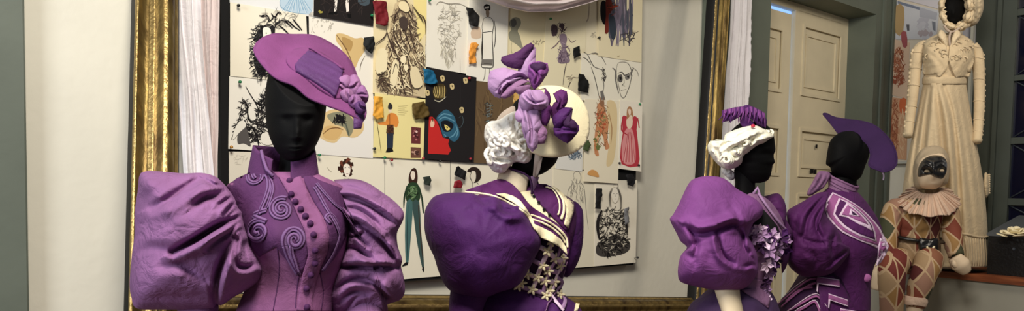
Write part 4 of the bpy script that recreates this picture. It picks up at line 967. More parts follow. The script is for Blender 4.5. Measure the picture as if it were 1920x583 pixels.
# crown: low, flat and creased, under a broad ribbon
crn = [(536, 112), (548, 96), (572, 92), (600, 104), (628, 124), (646, 142), (650, 168), (636, 186), (606, 176), (570, 152), (546, 134)]
def cdome(x, y):
    return .010*max(0, 1-((x-592)/64)**2-((y-140)/50)**2)**.6
mk('crown', *pane_patch(hp, crn, .008, 5, lambda x, y: .004+cdome(x, y), 4), M['hatpurple'], parent=hat1)
rb = [(551, 132), (563, 118), (577, 104), (598, 114), (620, 127), (641, 140), (636, 162), (628, 186), (606, 175), (580, 159), (553, 141)]
mk('ribbon_band', *pane_patch(hp, rb, .010, 4, lambda x, y: .012+.010*max(0, 1-((x-594)/60)**2-((y-142)/46)**2)**.5+.0016*math.sin((x*.5-y)*.5) , 0), M['ribbonpurple'], parent=hat1, label='broad purple ribbon band')
mk('ribbon_fold', *tube([hp.at(x, y, .020) for x, y in smooth_poly([(577, 103), (588, 108), (606, 120), (624, 130), (640, 142)], 4)], .007, 8, flat=.5), M['hatpurple'], parent=hat1)
# bow and rosette at the right of the band
bow = [((642, 158), [(628, 164), (630, 152), (640, 144), (652, 142), (658, 152), (650, 168), (644, 180), (634, 174)], .018, 'bowmauve'), ((664, 162), [(652, 150), (664, 140), (673, 148), (677, 162), (674, 178), (664, 186), (654, 176)], .020, 'bowmauve'),
       ((650, 176), [(638, 174), (650, 166), (660, 172), (662, 184), (652, 192), (642, 186)], .016, 'bowmauve'), ((679, 176), [(670, 166), (680, 160), (688, 172), (689, 188), (680, 196), (672, 188)], .020, 'mauve'),
       ((664, 188), [(654, 182), (668, 178), (678, 188), (680, 202), (668, 204), (656, 196)], .020, 'mauve'), ((676, 200), [(668, 192), (682, 192), (686, 204), (680, 214), (668, 208)], .012, 'ribbonpurple')]
for n_, (c, ol, t, mm) in enumerate(bow):
    dd = (hp.at(*c, .03)-EYE).dot(ray(*c))/ray(*c).length_squared - .006*(n_ % 3)
    an_ = n_*1.9+.4; fs = [('c', [(c[0]-9*math.cos(an_), c[1]-9*math.sin(an_)), c, (c[0]+9*math.cos(an_+.5), c[1]+9*math.sin(an_+.5))], .008, 1.9, 1, .8)]
    mk('bow_loop', *star(ol, c, dd, t, fs, 56, 30, sm=False, back=-1), M[mm], parent=hat1)
    mk('bow_edge', *tube([P(x, y, dd+.001) for x, y in smooth_poly(ol, 3, True)], .0016, 5, closed=True), M[mm], parent=hat1)
# ------------------------------------------------------------------ mannequin in dark violet with the cream straw hat
D2 = 2.25
m2 = thing('dress_mannequin', 'dark violet gowned mannequin with cream striped sailor collar in front of the pin board', 'mannequin', Vector((P(985, 450, D2).x, P(985, 450, D2).y, 0)))
rows = [(344, 955, 1000, D2, .045), (354, 925, 1030, D2, .06), (366, 896, 1060, D2, .085), (382, 884, 1078, D2, .105), (420, 900, 1080, D2, .125), (455, 915, 1072, D2, .14), (490, 920, 1064, D2, .135), (520, 918, 1056, D2, .12), (545, 912, 1050, D2, .112), (560, 905, 1052, D2, .112)]
body2 = mk('bodice', *loft(rows, [('b', 1030, 460, 30, 40, .03)], nu=110, step=2.5, crump=.001), M['violet3'], parent=m2, label='dark violet fitted bodice')
rs = [(540, 866, 1046, D2, .11), (556, 850, 1062, D2, .125), (583, 842, 1090, D2, .15), (660, 810, 1110, D2, .17), (800, 770, 1150, D2, .19), (1000, 730, 1190, D2, .21), (1205, 700, 1220, D2, .22)]
sk2 = mk('skirt', *loft(rs, [('c', [(1046, 552), (1034, 575), (1020, 600)], .01, 5, 1)], nu=120, pleat=(15, .03, 560)), M['violet'], parent=m2, label='dark violet skirt')
B2 = bvh(body2); B2s = bvh(body2, sk2)
# ribbon lattice with small blossoms
reg = [(1016, 446), (1042, 450), (1062, 478), (1062, 500), (1052, 528), (1054, 548), (1040, 566), (1024, 562), (990, 548), (958, 540), (976, 522), (1000, 490)]
mk('lattice_ground', *patch(B2s, reg, .004, .005, 5), M['violetdark'], parent=m2, label='dark violet lattice panel')
Bl = bvh(bpy.data.objects['lattice_ground'], body2)
lines = [[(1012, 462), (1026, 470), (1040, 484), (1052, 488)], [(1000, 486), (1014, 494), (1030, 504), (1044, 510)], [(984, 508), (1004, 518), (1022, 524), (1036, 528)], [(966, 534), (990, 540), (1008, 546), (1030, 552)],
         [(1034, 448), (1028, 466), (1018, 488), (1010, 506), (1002, 530), (994, 546)], [(1048, 462), (1040, 484), (1028, 506), (1022, 524), (1016, 548)], [(1058, 472), (1054, 490), (1042, 512), (1038, 530), (1030, 552)],
         [(1044, 488), (1052, 500), (1040, 516), (1052, 530), (1040, 545), (1052, 556), (1058, 566), (1052, 580)], [(1030, 552), (1040, 566), (1048, 576), (1054, 583)]]
for i, q in enumerate(lines):
    v = trim(Bl if i < 7 else B2s, q, .0075 if i < 7 else .007, .007, 6, 4, .3)
    if v[0]: mk('ribbon', *v, M['lilac'] if i % 2 else M['stripe'], parent=m2, label='pale lattice ribbon')
fl = None
R2 = random.Random(4)
for (x, y) in [(1034, 452), (1027, 471), (1040, 484), (1055, 484), (1018, 498), (1028, 508), (1050, 498), (1008, 520), (988, 514), (1022, 527), (1040, 528), (972, 536), (998, 543), (1030, 545), (1024, 554), (1050, 552), (978, 530)]:
    h = hit(Bl, x, y) or hit(B2s, x, y)
    if not h: continue
    p = h[0]+(EYE-h[0]).normalized()*.010
    if fl is None:
        parts = []
        for k in range(5):
            a = k*1.2566; dr_ = (CM @ Vector((math.cos(a), math.sin(a), 0.25)))
            parts.append(tube([p+dr_*.002, p+dr_*.010, p+dr_*.017], [.003, .0048, .002], 6))
        parts.append(ellipsoid(p+CM @ Vector((0, 0, .003)), (.004,)*3, 8, 5))
        fl = mk('blossom', *join(parts), M['cream'], parent=m2, label='cream blossom'); f0 = p
    else:
        c = fl.copy(); COL.objects.link(c); c.parent = m2; c.location = p-f0
mk('front_edge', *trim(B2s, [(1060, 490), (1052, 520), (1040, 548), (1030, 565), (1020, 583)], .0022, .006, 5, 4), M['lilacgrey'], parent=m2)
mk('peplum_band', *patch(B2s, [(1080, 568), (1087, 569), (1083, 584), (1077, 584)], .006, .004, 4), M['cream'], parent=m2, label='cream peplum band')
# cream vest and stand collar
mk('vest', *patch(B2, [(976, 360), (1000, 356), (1012, 374), (1030, 390), (1050, 408), (1058, 424), (1050, 432), (1030, 418), (1006, 398), (990, 380)], .004, .006, 5), M['cream'], parent=m2, label='cream vest front')
for (x, y) in ((1001, 368), (1010, 379), (1020, 392), (1030, 402)):
    h = hit(B2, x, y); mk('vest_button', *ellipsoid(h[0]+(EYE-h[0]).normalized()*.012, (.0045,)*3, 8, 6), M['black'], parent=m2, label='black vest button')
cn = D2-.005
collar((941, 1010, 306, 328), (932, 1004, 335, 362), cn, .066, .074, .004, M['collarcream'], m2, 'dull cream stand up collar', open_a=(math.radians(60), math.radians(404)), feats=lambda a, v: 8*max(0, math.sin(a))*(1-v)+v*10*max(0, math.sin(a)))
mk('collar_edge', *tube([P(x, y, cn-d) for x, y, d in smooth_poly([(946, 313, .04), (962, 318, .062), (982, 325, .076), (993, 334, .080), (997, 348, .084), (997, 364, .09)], 4)], .0036, 6), M['violetdark'], parent=m2, label='dark piping on the cream collar')
mk('collar_lining', *shell([P(995, 330, cn-.074), P(1011, 332, cn-.05), P(1005, 350, cn-.062), P(998, 362, cn-.078)], [CM @ Vector((0, 0, 1))]*4, [(0, 3, 2, 1)], .003), M['lilac'], parent=m2, label='lilac inside of the collar')
# puff sleeves
oL = [(796, 400), (801, 385), (812, 370), (826, 364), (850, 361), (884, 362), (905, 370), (926, 366), (940, 374), (960, 384), (978, 386), (988, 404), (1000, 424), (1012, 440), (1014, 458), (1006, 478), (992, 504), (978, 528), (962, 540), (936, 548), (909, 558), (880, 556), (850, 548), (834, 534), (822, 508), (814, 482), (802, 456), (796, 430)]
fL = [('c', [(884, 366), (892, 378), (886, 392), (868, 400)], .010, 9, 1), ('c', [(905, 374), (910, 386), (900, 398)], .006, 8, -1), ('c', [(938, 376), (946, 392), (966, 396), (984, 390)], .030, 6, 1, .8), ('c', [(890, 366), (905, 376), (925, 380)], .020, 5, 1, .6), ('b', 925, 384, 14, 12, .012),
      ('c', [(984, 470), (960, 500), (920, 520)], .006, 14, -1), ('c', [(880, 440), (900, 470), (930, 480)], .004, 12, 1), ('c', [(900, 398), (940, 410), (990, 430)], .005, 14, -1), ('c', [(826, 500), (850, 520), (890, 530)], .005, 12, 1), ('b', 868, 420, 40, 30, .010)]
mk('puff_sleeve', *star(oL, (905, 456), D2-.16, .175, fL, 200, 110, crump=.0022, cs=.02, seed=14, exf=.8), M['violet'], parent=m2, label='large round dark violet puff sleeve')
oR = [(1070, 380), (1080, 378), (1088, 386), (1093, 396), (1094, 430), (1092, 460), (1086, 486), (1076, 506), (1064, 520), (1052, 512), (1052, 480), (1062, 440), (1066, 410)]
mk('puff_sleeve', *star(oR, (1074, 450), D2+.10, .10, [('c', [(1072, 400), (1084, 420), (1088, 450)], .008, 4, 1)], 80, 50, crump=.002, cs=.04, exf=.8), M['violet'], parent=m2, label='far dark violet puff sleeve')
mk('lower_sleeve', *loft([(540, 845, 925, D2-.15, .05), (583, 842, 905, D2-.16, .05), (660, 850, 900, D2-.2, .045), (700, 860, 895, D2-.22, .03)], nu=36, crump=.002), M['violet'], parent=m2)
def free_patch(poly, ctrl, th, step=5.0, sm=0):
    if sm: poly = smooth_poly(poly, sm, True)
    V2, T3 = tri(poly, step); Vf = []
    for x, y in V2:
        ws = [1/((x-a)**2+(y-b)**2+60)**1.5 for a, b, d in ctrl]; D = sum(w_*c[2] for w_, c in zip(ws, ctrl))/sum(ws)
        Vf.append(P(x, y, D))
    return shell(Vf, [CM @ Vector((0, 0, 1))]*len(Vf), T3, th)
cl = [(934, 336), (948, 338), (964, 348), (978, 364), (996, 386), (1020, 402), (1046, 420), (1062, 436), (1068, 456), (1064, 480), (1048, 464), (1030, 453), (1014, 447), (1004, 430), (992, 408), (978, 393), (956, 380), (930, 368), (905, 362), (872, 359), (886, 352), (910, 344)]
ctl = [(940, 334, D2-.05), (966, 344, D2-.075), (984, 366, D2-.11), (1010, 396, D2-.15), (1046, 420, D2-.165), (1066, 450, D2-.155), (1064, 480, D2-.165), (1030, 453, D2-.20), (1004, 430, D2-.225), (978, 393, D2-.235), (930, 368, D2-.22), (890, 360, D2-.18), (872, 359, D2-.16), (930, 350, D2-.13), (975, 376, D2-.19), (1020, 425, D2-.19)]
ctc = [(a, b, d-.008) for a, b, d in ctl]
nc = mk('sailor_collar', *free_patch(cl, ctl, .006, 4, 3), M['violet3'], parent=m2, label='near wing of the violet sailor collar')
Bc = bvh(nc)
cr = [(1003, 344), (1024, 345), (1046, 356), (1064, 370), (1076, 382), (1078, 396), (1072, 414), (1068, 428), (1060, 432), (1046, 416), (1026, 396), (1008, 376), (999, 360)]
mk('sailor_collar', *patch(B2, cr, .012, .006, 5), M['violet3'], parent=m2, label='far wing of the violet sailor collar')
Bc2 = bvh(body2, bpy.data.objects['sailor_collar.001'] if 'sailor_collar.001' in bpy.data.objects else body2)
mk('collar_band', *free_patch([(930, 363), (946, 362), (962, 367), (976, 376), (988, 392), (1000, 412), (1004, 428), (994, 408), (980, 392), (958, 377)], ctc, .003, 4), M['cream'], parent=m2, label='broad cream collar band')
mk('collar_band', *free_patch([(1000, 419), (1014, 425), (1034, 435), (1052, 449), (1062, 464), (1064, 478), (1049, 463), (1030, 452), (1014, 446), (1006, 434)], ctc, .003, 4), M['cream'], parent=m2, label='broad cream collar band')
for q in ([(996, 403), (1014, 409), (1034, 419), (1052, 433), (1062, 447), (1064, 464)], [(998, 411), (1016, 417), (1036, 428), (1052, 442), (1060, 456)], [(872, 360), (905, 363), (930, 369), (956, 381), (978, 394), (992, 409), (1004, 431)]):
    Q = []
    for x, y in smooth_poly(q, 4):
        ws = [1/((x-a)**2+(y-b)**2+60)**1.5 for a, b, d in ctl]; Q.append(P(x, y, sum(w_*c[2] for w_, c in zip(ws, ctl))/sum(ws)-.004))
    mk('collar_piping', *tube(Q, .0034, 6), M['cream'], parent=m2, label='cream piping')
mk('collar_band', *patch(Bc2, [(1034, 348), (1046, 354), (1062, 368), (1076, 380), (1076, 396), (1070, 414), (1066, 428), (1058, 420), (1062, 400), (1062, 386), (1052, 370)], .006, .003, 4), M['cream'], parent=m2, label='cream band on the far collar wing')
mk('collar_stripe', *trim(Bc2, [(1030, 350), (1046, 364), (1054, 378), (1055, 396), (1050, 412)], .0052, .006, 6, 4, .4), M['cream'], parent=m2, label='cream stripe')
mk('collar_stripe', *trim(Bc2, [(1026, 350), (1040, 364), (1047, 380), (1047, 396), (1044, 404)], .003, .006, 6, 4, .4), M['cream'], parent=m2, label='cream stripe')
# head, strap
mk('head', *loft([(176, 985, 1030, D2, .03), (195, 962, 1046, D2, .08), (225, 954, 1052, D2, .10), (260, 955, 1052, D2, .102), (290, 958, 1048, D2, .096), (308, 962, 1040, D2, .085), (322, 970, 1024, D2, .06), (328, 980, 1012, D2, .03)], [('b', 1042, 285, 8, 14, .01)], nu=70), M['skin'], parent=m2, label='black jersey head')
mk('neck', *loft([(300, 962, 1012, D2+.01, .05), (330, 955, 1008, D2+.01, .05), (350, 945, 1012, D2, .055)], nu=36), M['skin'], parent=m2)
mk('chin_strap', *shell([P(1003, 286, D2-.112), P(1019, 288, D2-.112), P(1013, 318, D2-.098), P(1006, 334, D2-.07), P(999, 330, D2-.075), P(1001, 306, D2-.106)], [CM @ Vector((0, 0, 1))]*6, [(0, 5, 4, 3, 2, 1)], .003), M['greige'], parent=m2, label='greige chin strap')
# white wig of crumpled gauze
wo = [(910, 236), (918, 228), (930, 226), (940, 222), (952, 214), (968, 208), (982, 216), (990, 240), (998, 262), (1002, 286), (998, 302), (986, 308), (968, 304), (956, 312), (944, 324), (926, 322), (914, 306), (910, 290), (914, 272), (908, 258)]
wig = mk('wig', *star(wo, (955, 266), D2-.04, .085, [('c', [(930, 240), (950, 260), (990, 280)], .02, 4, 1), ('c', [(915, 262), (945, 276), (985, 300)], .02, 4, -1), ('c', [(960, 226), (970, 250), (996, 270)], .014, 4, 1), ('c', [(918, 290), (940, 300), (960, 300)], .014, 4, 1)], 220, 130, crump=.011, cs=.075, seed=6, exf=.7), M['whitecloth'], parent=m2, label='white crumpled gauze wig')
Bw = bvh(wig)
Rw = random.Random(12)
for i in range(13):
    x, y = Rw.uniform(918, 990), Rw.uniform(232, 312)
    h = hit(Bw, x, y)
    if not h: continue
    c = h[0]+(EYE-h[0]).normalized()*.004; a0 = Rw.uniform(0, 6.28); rr = Rw.uniform(.010, .019); ax = Rw.uniform(.5, 1)
    pts = [c+CM @ Vector((rr*math.cos(a0+t)*ax, rr*math.sin(a0+t), .006*math.sin(2*t))) for t in np.linspace(0, 4.6, 14)]
    mk('wig_curl', *tube(pts, [.003+.0045*math.sin(math.pi*k/13) for k in range(14)], 7), M['whitecloth'], parent=m2)
mk('wig_curl', *tube([P(x, y, D2-.05) for x, y in smooth_poly([(914, 262), (911, 246), (917, 232), (928, 230), (934, 240), (930, 252)], 4)], .010, 8, flat=.5), M['whitecloth'], parent=m2)
mk('veil', *star([(930, 230), (940, 212), (958, 200), (972, 196), (982, 208), (986, 226), (966, 232), (946, 236)], (958, 218), D2-.01, .05, (), 50, 30, crump=.004, cs=.08), M['greige'], parent=m2, label='grey gauze above the wig')

# --- cream straw hat with stiff ribbon loops
sh = thing('straw_hat', 'cream disc shaped hat with lilac and purple bows above the white wig', 'hat', P(1045, 220, D2-.14))
sp = tilt_plane(1045, 222, D2-.12, (.42, .18, .89))
so = [(1112, 232), (1110, 252), (1102, 268), (1088, 280), (1068, 288), (1046, 291), (1026, 289), (1012, 284), (1003, 279), (996, 262), (990, 236), (990, 208), (996, 182), (1006, 166), (1020, 157), (1040, 156), (1062, 160), (1084, 172), (1100, 190), (1109, 210)]
sd = lambda x, y: -.018*(((x-1050)/62)**2+((y-222)/66)**2)
mk('brim', *pane_patch(sp, so, .006, 6, sd, 4), M['cream'], parent=sh)
mk('crown', *star([(968, 150), (984, 146), (1004, 158), (1020, 180), (1030, 210), (1032, 244), (1020, 262), (1004, 250), (990, 222), (978, 190), (966, 168)], (1000, 204), D2-.10, .07, (), 60, 36, exf=.8), M['cream'], parent=sh)
def loop(name, ol, c, D, T, mm, fs=(), label=None, cr=.0012, n=(90, 40), sl=(0, 0)):
    fs = [('c', f[1], f[2]*1.3, f[3]*.6, f[4], .9) for f in fs]
    o = mk(name, *star(ol, c, D, T*1.3, fs, n[0], n[1], crump=cr, cs=.06, seed=c[0], exf=1.6, slope=sl, sm=False, back=-1), M[mm], parent=sh, label=label)
    mk('ribbon_edge', *tube([P(x, y, D+.001) for x, y in smooth_poly(ol, 1, True)], .0022, 5, closed=True), M[mm], parent=sh)
    return o
DL = D2-.20
loop('ribbon_loop', [(972, 132), (980, 112), (990, 96), (1000, 84), (1004, 92), (1003, 108), (998, 128), (992, 146), (984, 150)], (989, 120), DL, .012, 'lilac', label='upright lilac loop')
loop('ribbon_loop', [(941, 108), (950, 105), (962, 102), (974, 96), (986, 86), (996, 81), (1001, 84), (994, 98), (984, 112), (976, 128), (960, 127), (946, 121), (940, 114)], (966, 111), DL-.012, .010, 'plumdark', label='dark plum piece painting the shade inside the upper loop')  # separate dark piece, shade inside the upper loop put into its colour
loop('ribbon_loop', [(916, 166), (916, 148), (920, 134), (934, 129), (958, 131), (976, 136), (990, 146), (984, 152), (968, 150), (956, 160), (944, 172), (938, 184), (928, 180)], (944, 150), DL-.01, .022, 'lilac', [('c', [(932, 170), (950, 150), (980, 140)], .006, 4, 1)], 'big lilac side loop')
mk('ribbon_fold', *tube([P(x, y, DL-.03) for x, y in smooth_poly([(935, 176), (938, 168), (950, 158), (962, 146), (976, 140), (988, 146)], 5)], [.003+.005*math.sin(math.pi*k/25) for k in range(26)], 7), M['plumdark'], parent=sh, label='dark strip painting the shade inside the side loop')  # dark tube laid in as the shade within the side loop
loop('ribbon_loop', [(938, 182), (946, 170), (958, 158), (974, 148), (992, 152), (996, 160), (978, 160), (966, 172), (956, 180), (946, 184)], (966, 164), DL-.022, .012, 'lilacgrey', label='folded lilac grey loop')
loop('ribbon_loop', [(992, 120), (1010, 116), (1026, 120), (1028, 132), (1020, 146), (1012, 158), (1002, 168), (994, 152), (991, 136)], (1009, 138), DL-.012, .024, 'violet2', [('c', [(996, 124), (1008, 140), (1004, 156)], .010, 4, 1)], 'purple upright loop')
loop('loop_shade', [(994, 122), (1008, 118), (1024, 121), (1020, 132), (1008, 137), (998, 132)], (1008, 127), DL-.032, .008, 'violetdark', label='painted shade inside the purple loop')  # dark patch over the loop, paints its shaded interior
loop('ribbon_loop', [(976, 176), (986, 166), (998, 170), (1014, 170), (1026, 182), (1028, 200), (1016, 206), (1000, 204), (986, 208), (978, 200), (974, 188)], (1000, 188), DL-.02, .024, 'lilac', [('c', [(984, 180), (1000, 192), (1020, 190)], .012, 3, 1), ('c', [(992, 170), (996, 184), (1006, 196)], .010, 3, -1)], 'central lilac knot')
loop('ribbon_loop', [(982, 206), (994, 200), (1010, 204), (1012, 224), (1008, 250), (1006, 276), (998, 284), (990, 274), (988, 250), (984, 226)], (998, 240), DL-.016, .018, 'lilac', [('c', [(990, 210), (996, 240), (996, 270)], .012, 4, 1)], 'hanging lilac ribbon tail')
loop('ribbon_loop', [(1008, 226), (1018, 236), (1024, 256), (1020, 268), (1008, 270), (1004, 250)], (1013, 250), DL-.01, .012, 'lilacgrey', label='short lilac grey tail')
loop('ribbon_loop', [(974, 184), (984, 196), (988, 214), (986, 240), (990, 262), (984, 258), (978, 230), (972, 204)], (980, 220), DL-.0, .012, 'lilac', label='narrow lilac tail at the left')
loop('ribbon_loop', [(1010, 168), (1022, 166), (1030, 176), (1030, 196), (1032, 214), (1024, 236), (1014, 232), (1014, 214), (1022, 196), (1020, 182)], (1024, 200), DL-.006, .014, 'violet3', label='dark violet fold beside the knot')
loop('ribbon_loop', [(1038, 176), (1052, 168), (1062, 172), (1064, 186), (1058, 200), (1048, 212), (1040, 230), (1034, 220), (1036, 200), (1044, 190)], (1048, 196), DL+.02, .018, 'violet3', [('c', [(1044, 180), (1052, 190), (1046, 206)], .008, 3, 1)], 'upper dark purple loop on the brim')
loop('ribbon_loop', [(1036, 222), (1044, 208), (1060, 202), (1072, 202), (1068, 216), (1060, 232), (1050, 240), (1040, 238)], (1054, 220), DL+.012, .02, 'violet', label='middle dark purple loop on the brim')
loop('ribbon_loop', [(1038, 240), (1050, 240), (1062, 230), (1070, 222), (1084, 236), (1085, 244), (1076, 256), (1064, 268), (1050, 260), (1040, 252)], (1062, 246), DL+.016, .018, 'violet', [('c', [(1044, 246), (1060, 244), (1078, 246)], .008, 4, 1)], 'lower dark purple loop on the brim')
loop('loop_shade', [(1058, 236), (1068, 216), (1073, 204), (1070, 224), (1082, 240), (1068, 240)], (1067, 232), DL-.004, .006, 'violetdark', label='painted shade inside the lower loop')  # shade inside the lower loop painted as a dark piece
# ------------------------------------------------------------------ mannequin in violet with a white turban (third)
D3 = 2.55
m3 = thing('dress_mannequin', 'violet gowned mannequin with white turban and bare beige arm, facing right', 'mannequin', Vector((P(1410, 450, D3).x, P(1410, 450, D3).y, 0)))
rows = [(362, 1396, 1420, D3, .045), (374, 1376, 1440, D3, .075), (392, 1366, 1456, D3, .10), (420, 1366, 1470, D3, .125), (450, 1370, 1474, D3, .135), (480, 1374, 1462, D3, .13), (515, 1372, 1450, D3, .115), (545, 1368, 1444, D3, .108), (583, 1362, 1448, D3, .115)]
b3 = mk('bodice', *loft(rows, [('c', [(1400, 480), (1410, 520), (1430, 560)], .006, 8, 1), ('c', [(1420, 470), (1424, 510), (1436, 550)], .006, 6, -1)], nu=90, step=2.5, crump=.002, cs=.05), M['lilacgrey'], parent=m3, label='dusty pink boned bodice')
B3 = bvh(b3)
mk('chest_panel', *patch(B3, [(1408, 376), (1424, 384), (1442, 404), (1458, 424), (1464, 440), (1450, 446), (1430, 430), (1414, 424), (1404, 400)], .004, .005, 5), M['black'], parent=m3, label='black chest panel')
s3 = mk('skirt', *loft([(540, 1330, 1440, D3, .13), (556, 1312, 1452, D3, .15), (583, 1288, 1462, D3, .18), (700, 1250, 1490, D3, .19), (900, 1215, 1520, D3, .20), (1128, 1190, 1540, D3, .21)], [('c', [(1388, 548), (1410, 556), (1438, 578), (1442, 600)], .010, 4, 1)], nu=110, pleat=(13, .03, 560)), M['skirtgrey'], parent=m3, label='grey violet skirt')
mk('bodice_point', *patch(bvh(b3, s3), [(1386, 540), (1410, 520), (1440, 530), (1446, 556), (1441, 578), (1420, 562), (1400, 551)], .006, .004, 5), M['lilacgrey'], parent=m3, label='pointed front of the bodice')
# flower trimming over the breast
R3 = random.Random(7)
spots = [(1412, 436), (1424, 430), (1436, 436), (1448, 442), (1458, 448), (1420, 448), (1434, 452), (1446, 458), (1462, 462), (1428, 464), (1442, 470), (1456, 476), (1470, 468), (1444, 486), (1458, 490), (1468, 484), (1438, 498), (1450, 500), (1442, 514), (1436, 530), (1438, 544), (1440, 560), (1466, 444), (1474, 454), (1466, 456), (1430, 442), (1450, 450)]
for i, (x, y) in enumerate(spots):
    h = hit(B3, min(x, 1466), y)
    if not h: continue
    c = P(x, y, (h[0]-EYE).dot(ray(x, y))/ray(x, y).length_squared - .02 - R3.uniform(0, .012)); parts = []
    for k in range(5):
        a = k*1.257+R3.uniform(-.3, .3); ln = R3.uniform(.022, .036)*(.75 if y > 500 else 1); el = R3.uniform(-.3, .7)
        t = CM @ Vector((math.cos(a), math.sin(a), el)).normalized(); sd_ = t.cross(CM @ Vector((0, 0, 1))).normalized(); up = sd_.cross(t)
        q = [c, c+t*ln*.55+sd_*ln*.32+up*.004, c+t*ln, c+t*ln*.55-sd_*ln*.32-up*.003, c+t*ln*.5-up*.005]
        parts.append((q+[v-up*.0025 for v in q], [(0, 1, 4), (1, 2, 4), (2, 3, 4), (3, 0, 4), (5, 9, 6), (6, 9, 7), (7, 9, 8), (8, 9, 5), (0, 5, 6, 1), (1, 6, 7, 2), (2, 7, 8, 3), (3, 8, 5, 0)]))
    mk('flower', *join(parts), M[('lilac', 'stripe', 'violet', 'lilac', 'violetdark')[i % 5]], parent=m3, smooth=False, label=('lilac', 'pale lilac', 'violet', 'lilac', 'dark violet')[i % 5]+' cloth flower')
for q in ([(1420, 366), (1432, 384), (1446, 404), (1462, 424), (1474, 436)], [(1412, 364), (1420, 352), (1424, 366), (1430, 376)]):
    mk('neck_trim', *trim(bvh(b3), q, .006, .008, 6, 4, .7) if q[0][0] == 1420 else tube([P(x, y, D3-.04) for x, y in q], .006, 6), M['lilac'], parent=m3, label='lilac neck trim')
oL = [(1256, 412), (1262, 402), (1272, 384), (1284, 358), (1292, 343), (1302, 335), (1324, 330), (1350, 332), (1366, 340), (1382, 354), (1400, 364), (1418, 374), (1430, 388), (1431, 396), (1427, 407), (1413, 418), (1406, 434), (1404, 444), (1412, 458), (1419, 476), (1421, 492), (1421, 510), (1413, 524), (1400, 538), (1380, 545), (1355, 546), (1335, 543), (1300, 536), (1276, 528), (1271, 514), (1272, 496), (1277, 478), (1288, 464), (1276, 452), (1268, 436)]
f3 = [('c', [(1372, 388), (1384, 410), (1366, 420), (1350, 424)], 0.0140, 5.95, 1), ('b', 1390, 396, 26, 14, .014), ('b', 1320, 390, 34, 26, .012), ('c', [(1285, 424), (1310, 438), (1346, 432), (1382, 422), (1404, 436)], 0.0364, 5.95, -1, .8),
      ('c', [(1346, 434), (1348, 456), (1356, 478), (1376, 494)], 0.0308, 4.25, 1, .7), ('c', [(1380, 424), (1392, 440), (1394, 462), (1404, 474)], 0.0308, 4.25, -1, .8), ('c', [(1296, 430), (1306, 456), (1304, 480)], 0.0252, 5.10, 1, .6), ('c', [(1396, 500), (1410, 496), (1420, 500)], 0.0168, 3.40, 1, .8),
      ('c', [(1276, 470), (1300, 486), (1300, 500)], 0.0140, 5.95, -1), ('b', 1340, 510, 50, 18, .012)]
mk('puff_sleeve', *star(oL, (1342, 440), D3-.15, .155, f3, 220, 130, crump=.0024, cs=.03, seed=22, exf=.8), M['violet2'], parent=m3, label='double puffed violet sleeve above the beige arm')
oR = [(1426, 372), (1440, 366), (1456, 362), (1464, 366), (1472, 380), (1475, 396), (1475, 412), (1484, 430), (1486, 440), (1482, 460), (1478, 490), (1466, 514), (1448, 527), (1438, 510), (1450, 480), (1462, 450), (1452, 420), (1436, 396)]
mk('puff_sleeve', *star(oR, (1462, 440), D3+.12, .11, [('c', [(1436, 384), (1452, 380), (1466, 384)], .012, 4, 1), ('c', [(1440, 398), (1456, 396), (1470, 402)], .012, 4, 1), ('c', [(1450, 412), (1466, 420), (1480, 440)], .012, 4, -1)], 120, 70, crump=.003, cs=.05, exf=.8), M['violet3'], parent=m3, label='far deep violet puff sleeve')
mk('arm', *loft([(520, 1334, 1390, D3-.15, .045), (545, 1340, 1387, D3-.155, .043), (583, 1352, 1394, D3-.17, .040), (640, 1368, 1404, D3-.2, .036), (700, 1386, 1414, D3-.24, .03), (712, 1392, 1408, D3-.25, .015)], nu=36), M['beige'], parent=m3, label='beige arm')
hr = [(228, 1392, 1426, D3, .03), (238, 1378, 1442, D3, .065), (252, 1366, 1450, D3, .083), (268, 1362, 1453, D3, .09), (282, 1364, 1454, D3, .09), (289, 1366, 1451, D3, .088), (296, 1369, 1451, D3, .086), (304, 1372, 1453, D3, .08), (309, 1374, 1449, D3, .078), (314, 1376, 1448, D3, .075), (320, 1379, 1447, D3, .07), (325, 1382, 1446, D3, .066), (331, 1385, 1444, D3, .058), (339, 1390, 1438, D3, .045), (343, 1394, 1426, D3, .03)]
head3 = mk('head', *loft(hr, [('b', 1434, 287, 8, 5, -.006), ('b', 1440, 278, 10, 4, .004), ('b', 1400, 295, 5, 8, .006)], nu=80, step=1.5), M['skin'], parent=m3, label='black jersey head in profile')
mk('neck', *loft([(318, 1376, 1422, D3, .05), (345, 1378, 1416, D3, .047), (368, 1374, 1420, D3, .052), (376, 1366, 1432, D3, .06)], nu=36), M['skin'], parent=m3)
to = [(1327, 272), (1334, 262), (1342, 261), (1356, 264), (1360, 252), (1376, 244), (1394, 238), (1414, 234), (1430, 240), (1444, 247), (1452, 256), (1444, 260), (1434, 268), (1420, 276), (1406, 286), (1394, 294), (1391, 306), (1380, 314), (1366, 318), (1352, 313), (1341, 303), (1334, 294), (1328, 284)]
tb = thing('turban', 'white gauze turban wound round the profile head, purple feather above', 'turban', P(1385, 310, D3-.02))
mk('wrap', *star(to, (1392, 268), D3-.03, .10, [('c', [(1346, 282), (1366, 266), (1390, 254), (1414, 240)], .016, 4, 1), ('c', [(1358, 284), (1384, 274), (1410, 262), (1436, 250)], .016, 4, -1), ('c', [(1352, 300), (1372, 296), (1390, 288)], .012, 4, 1), ('c', [(1340, 270), (1346, 286), (1354, 304)], .012, 4, -1)], 190, 110, crump=.009, cs=.06, seed=31, exf=.7), M['white2'], parent=tb)
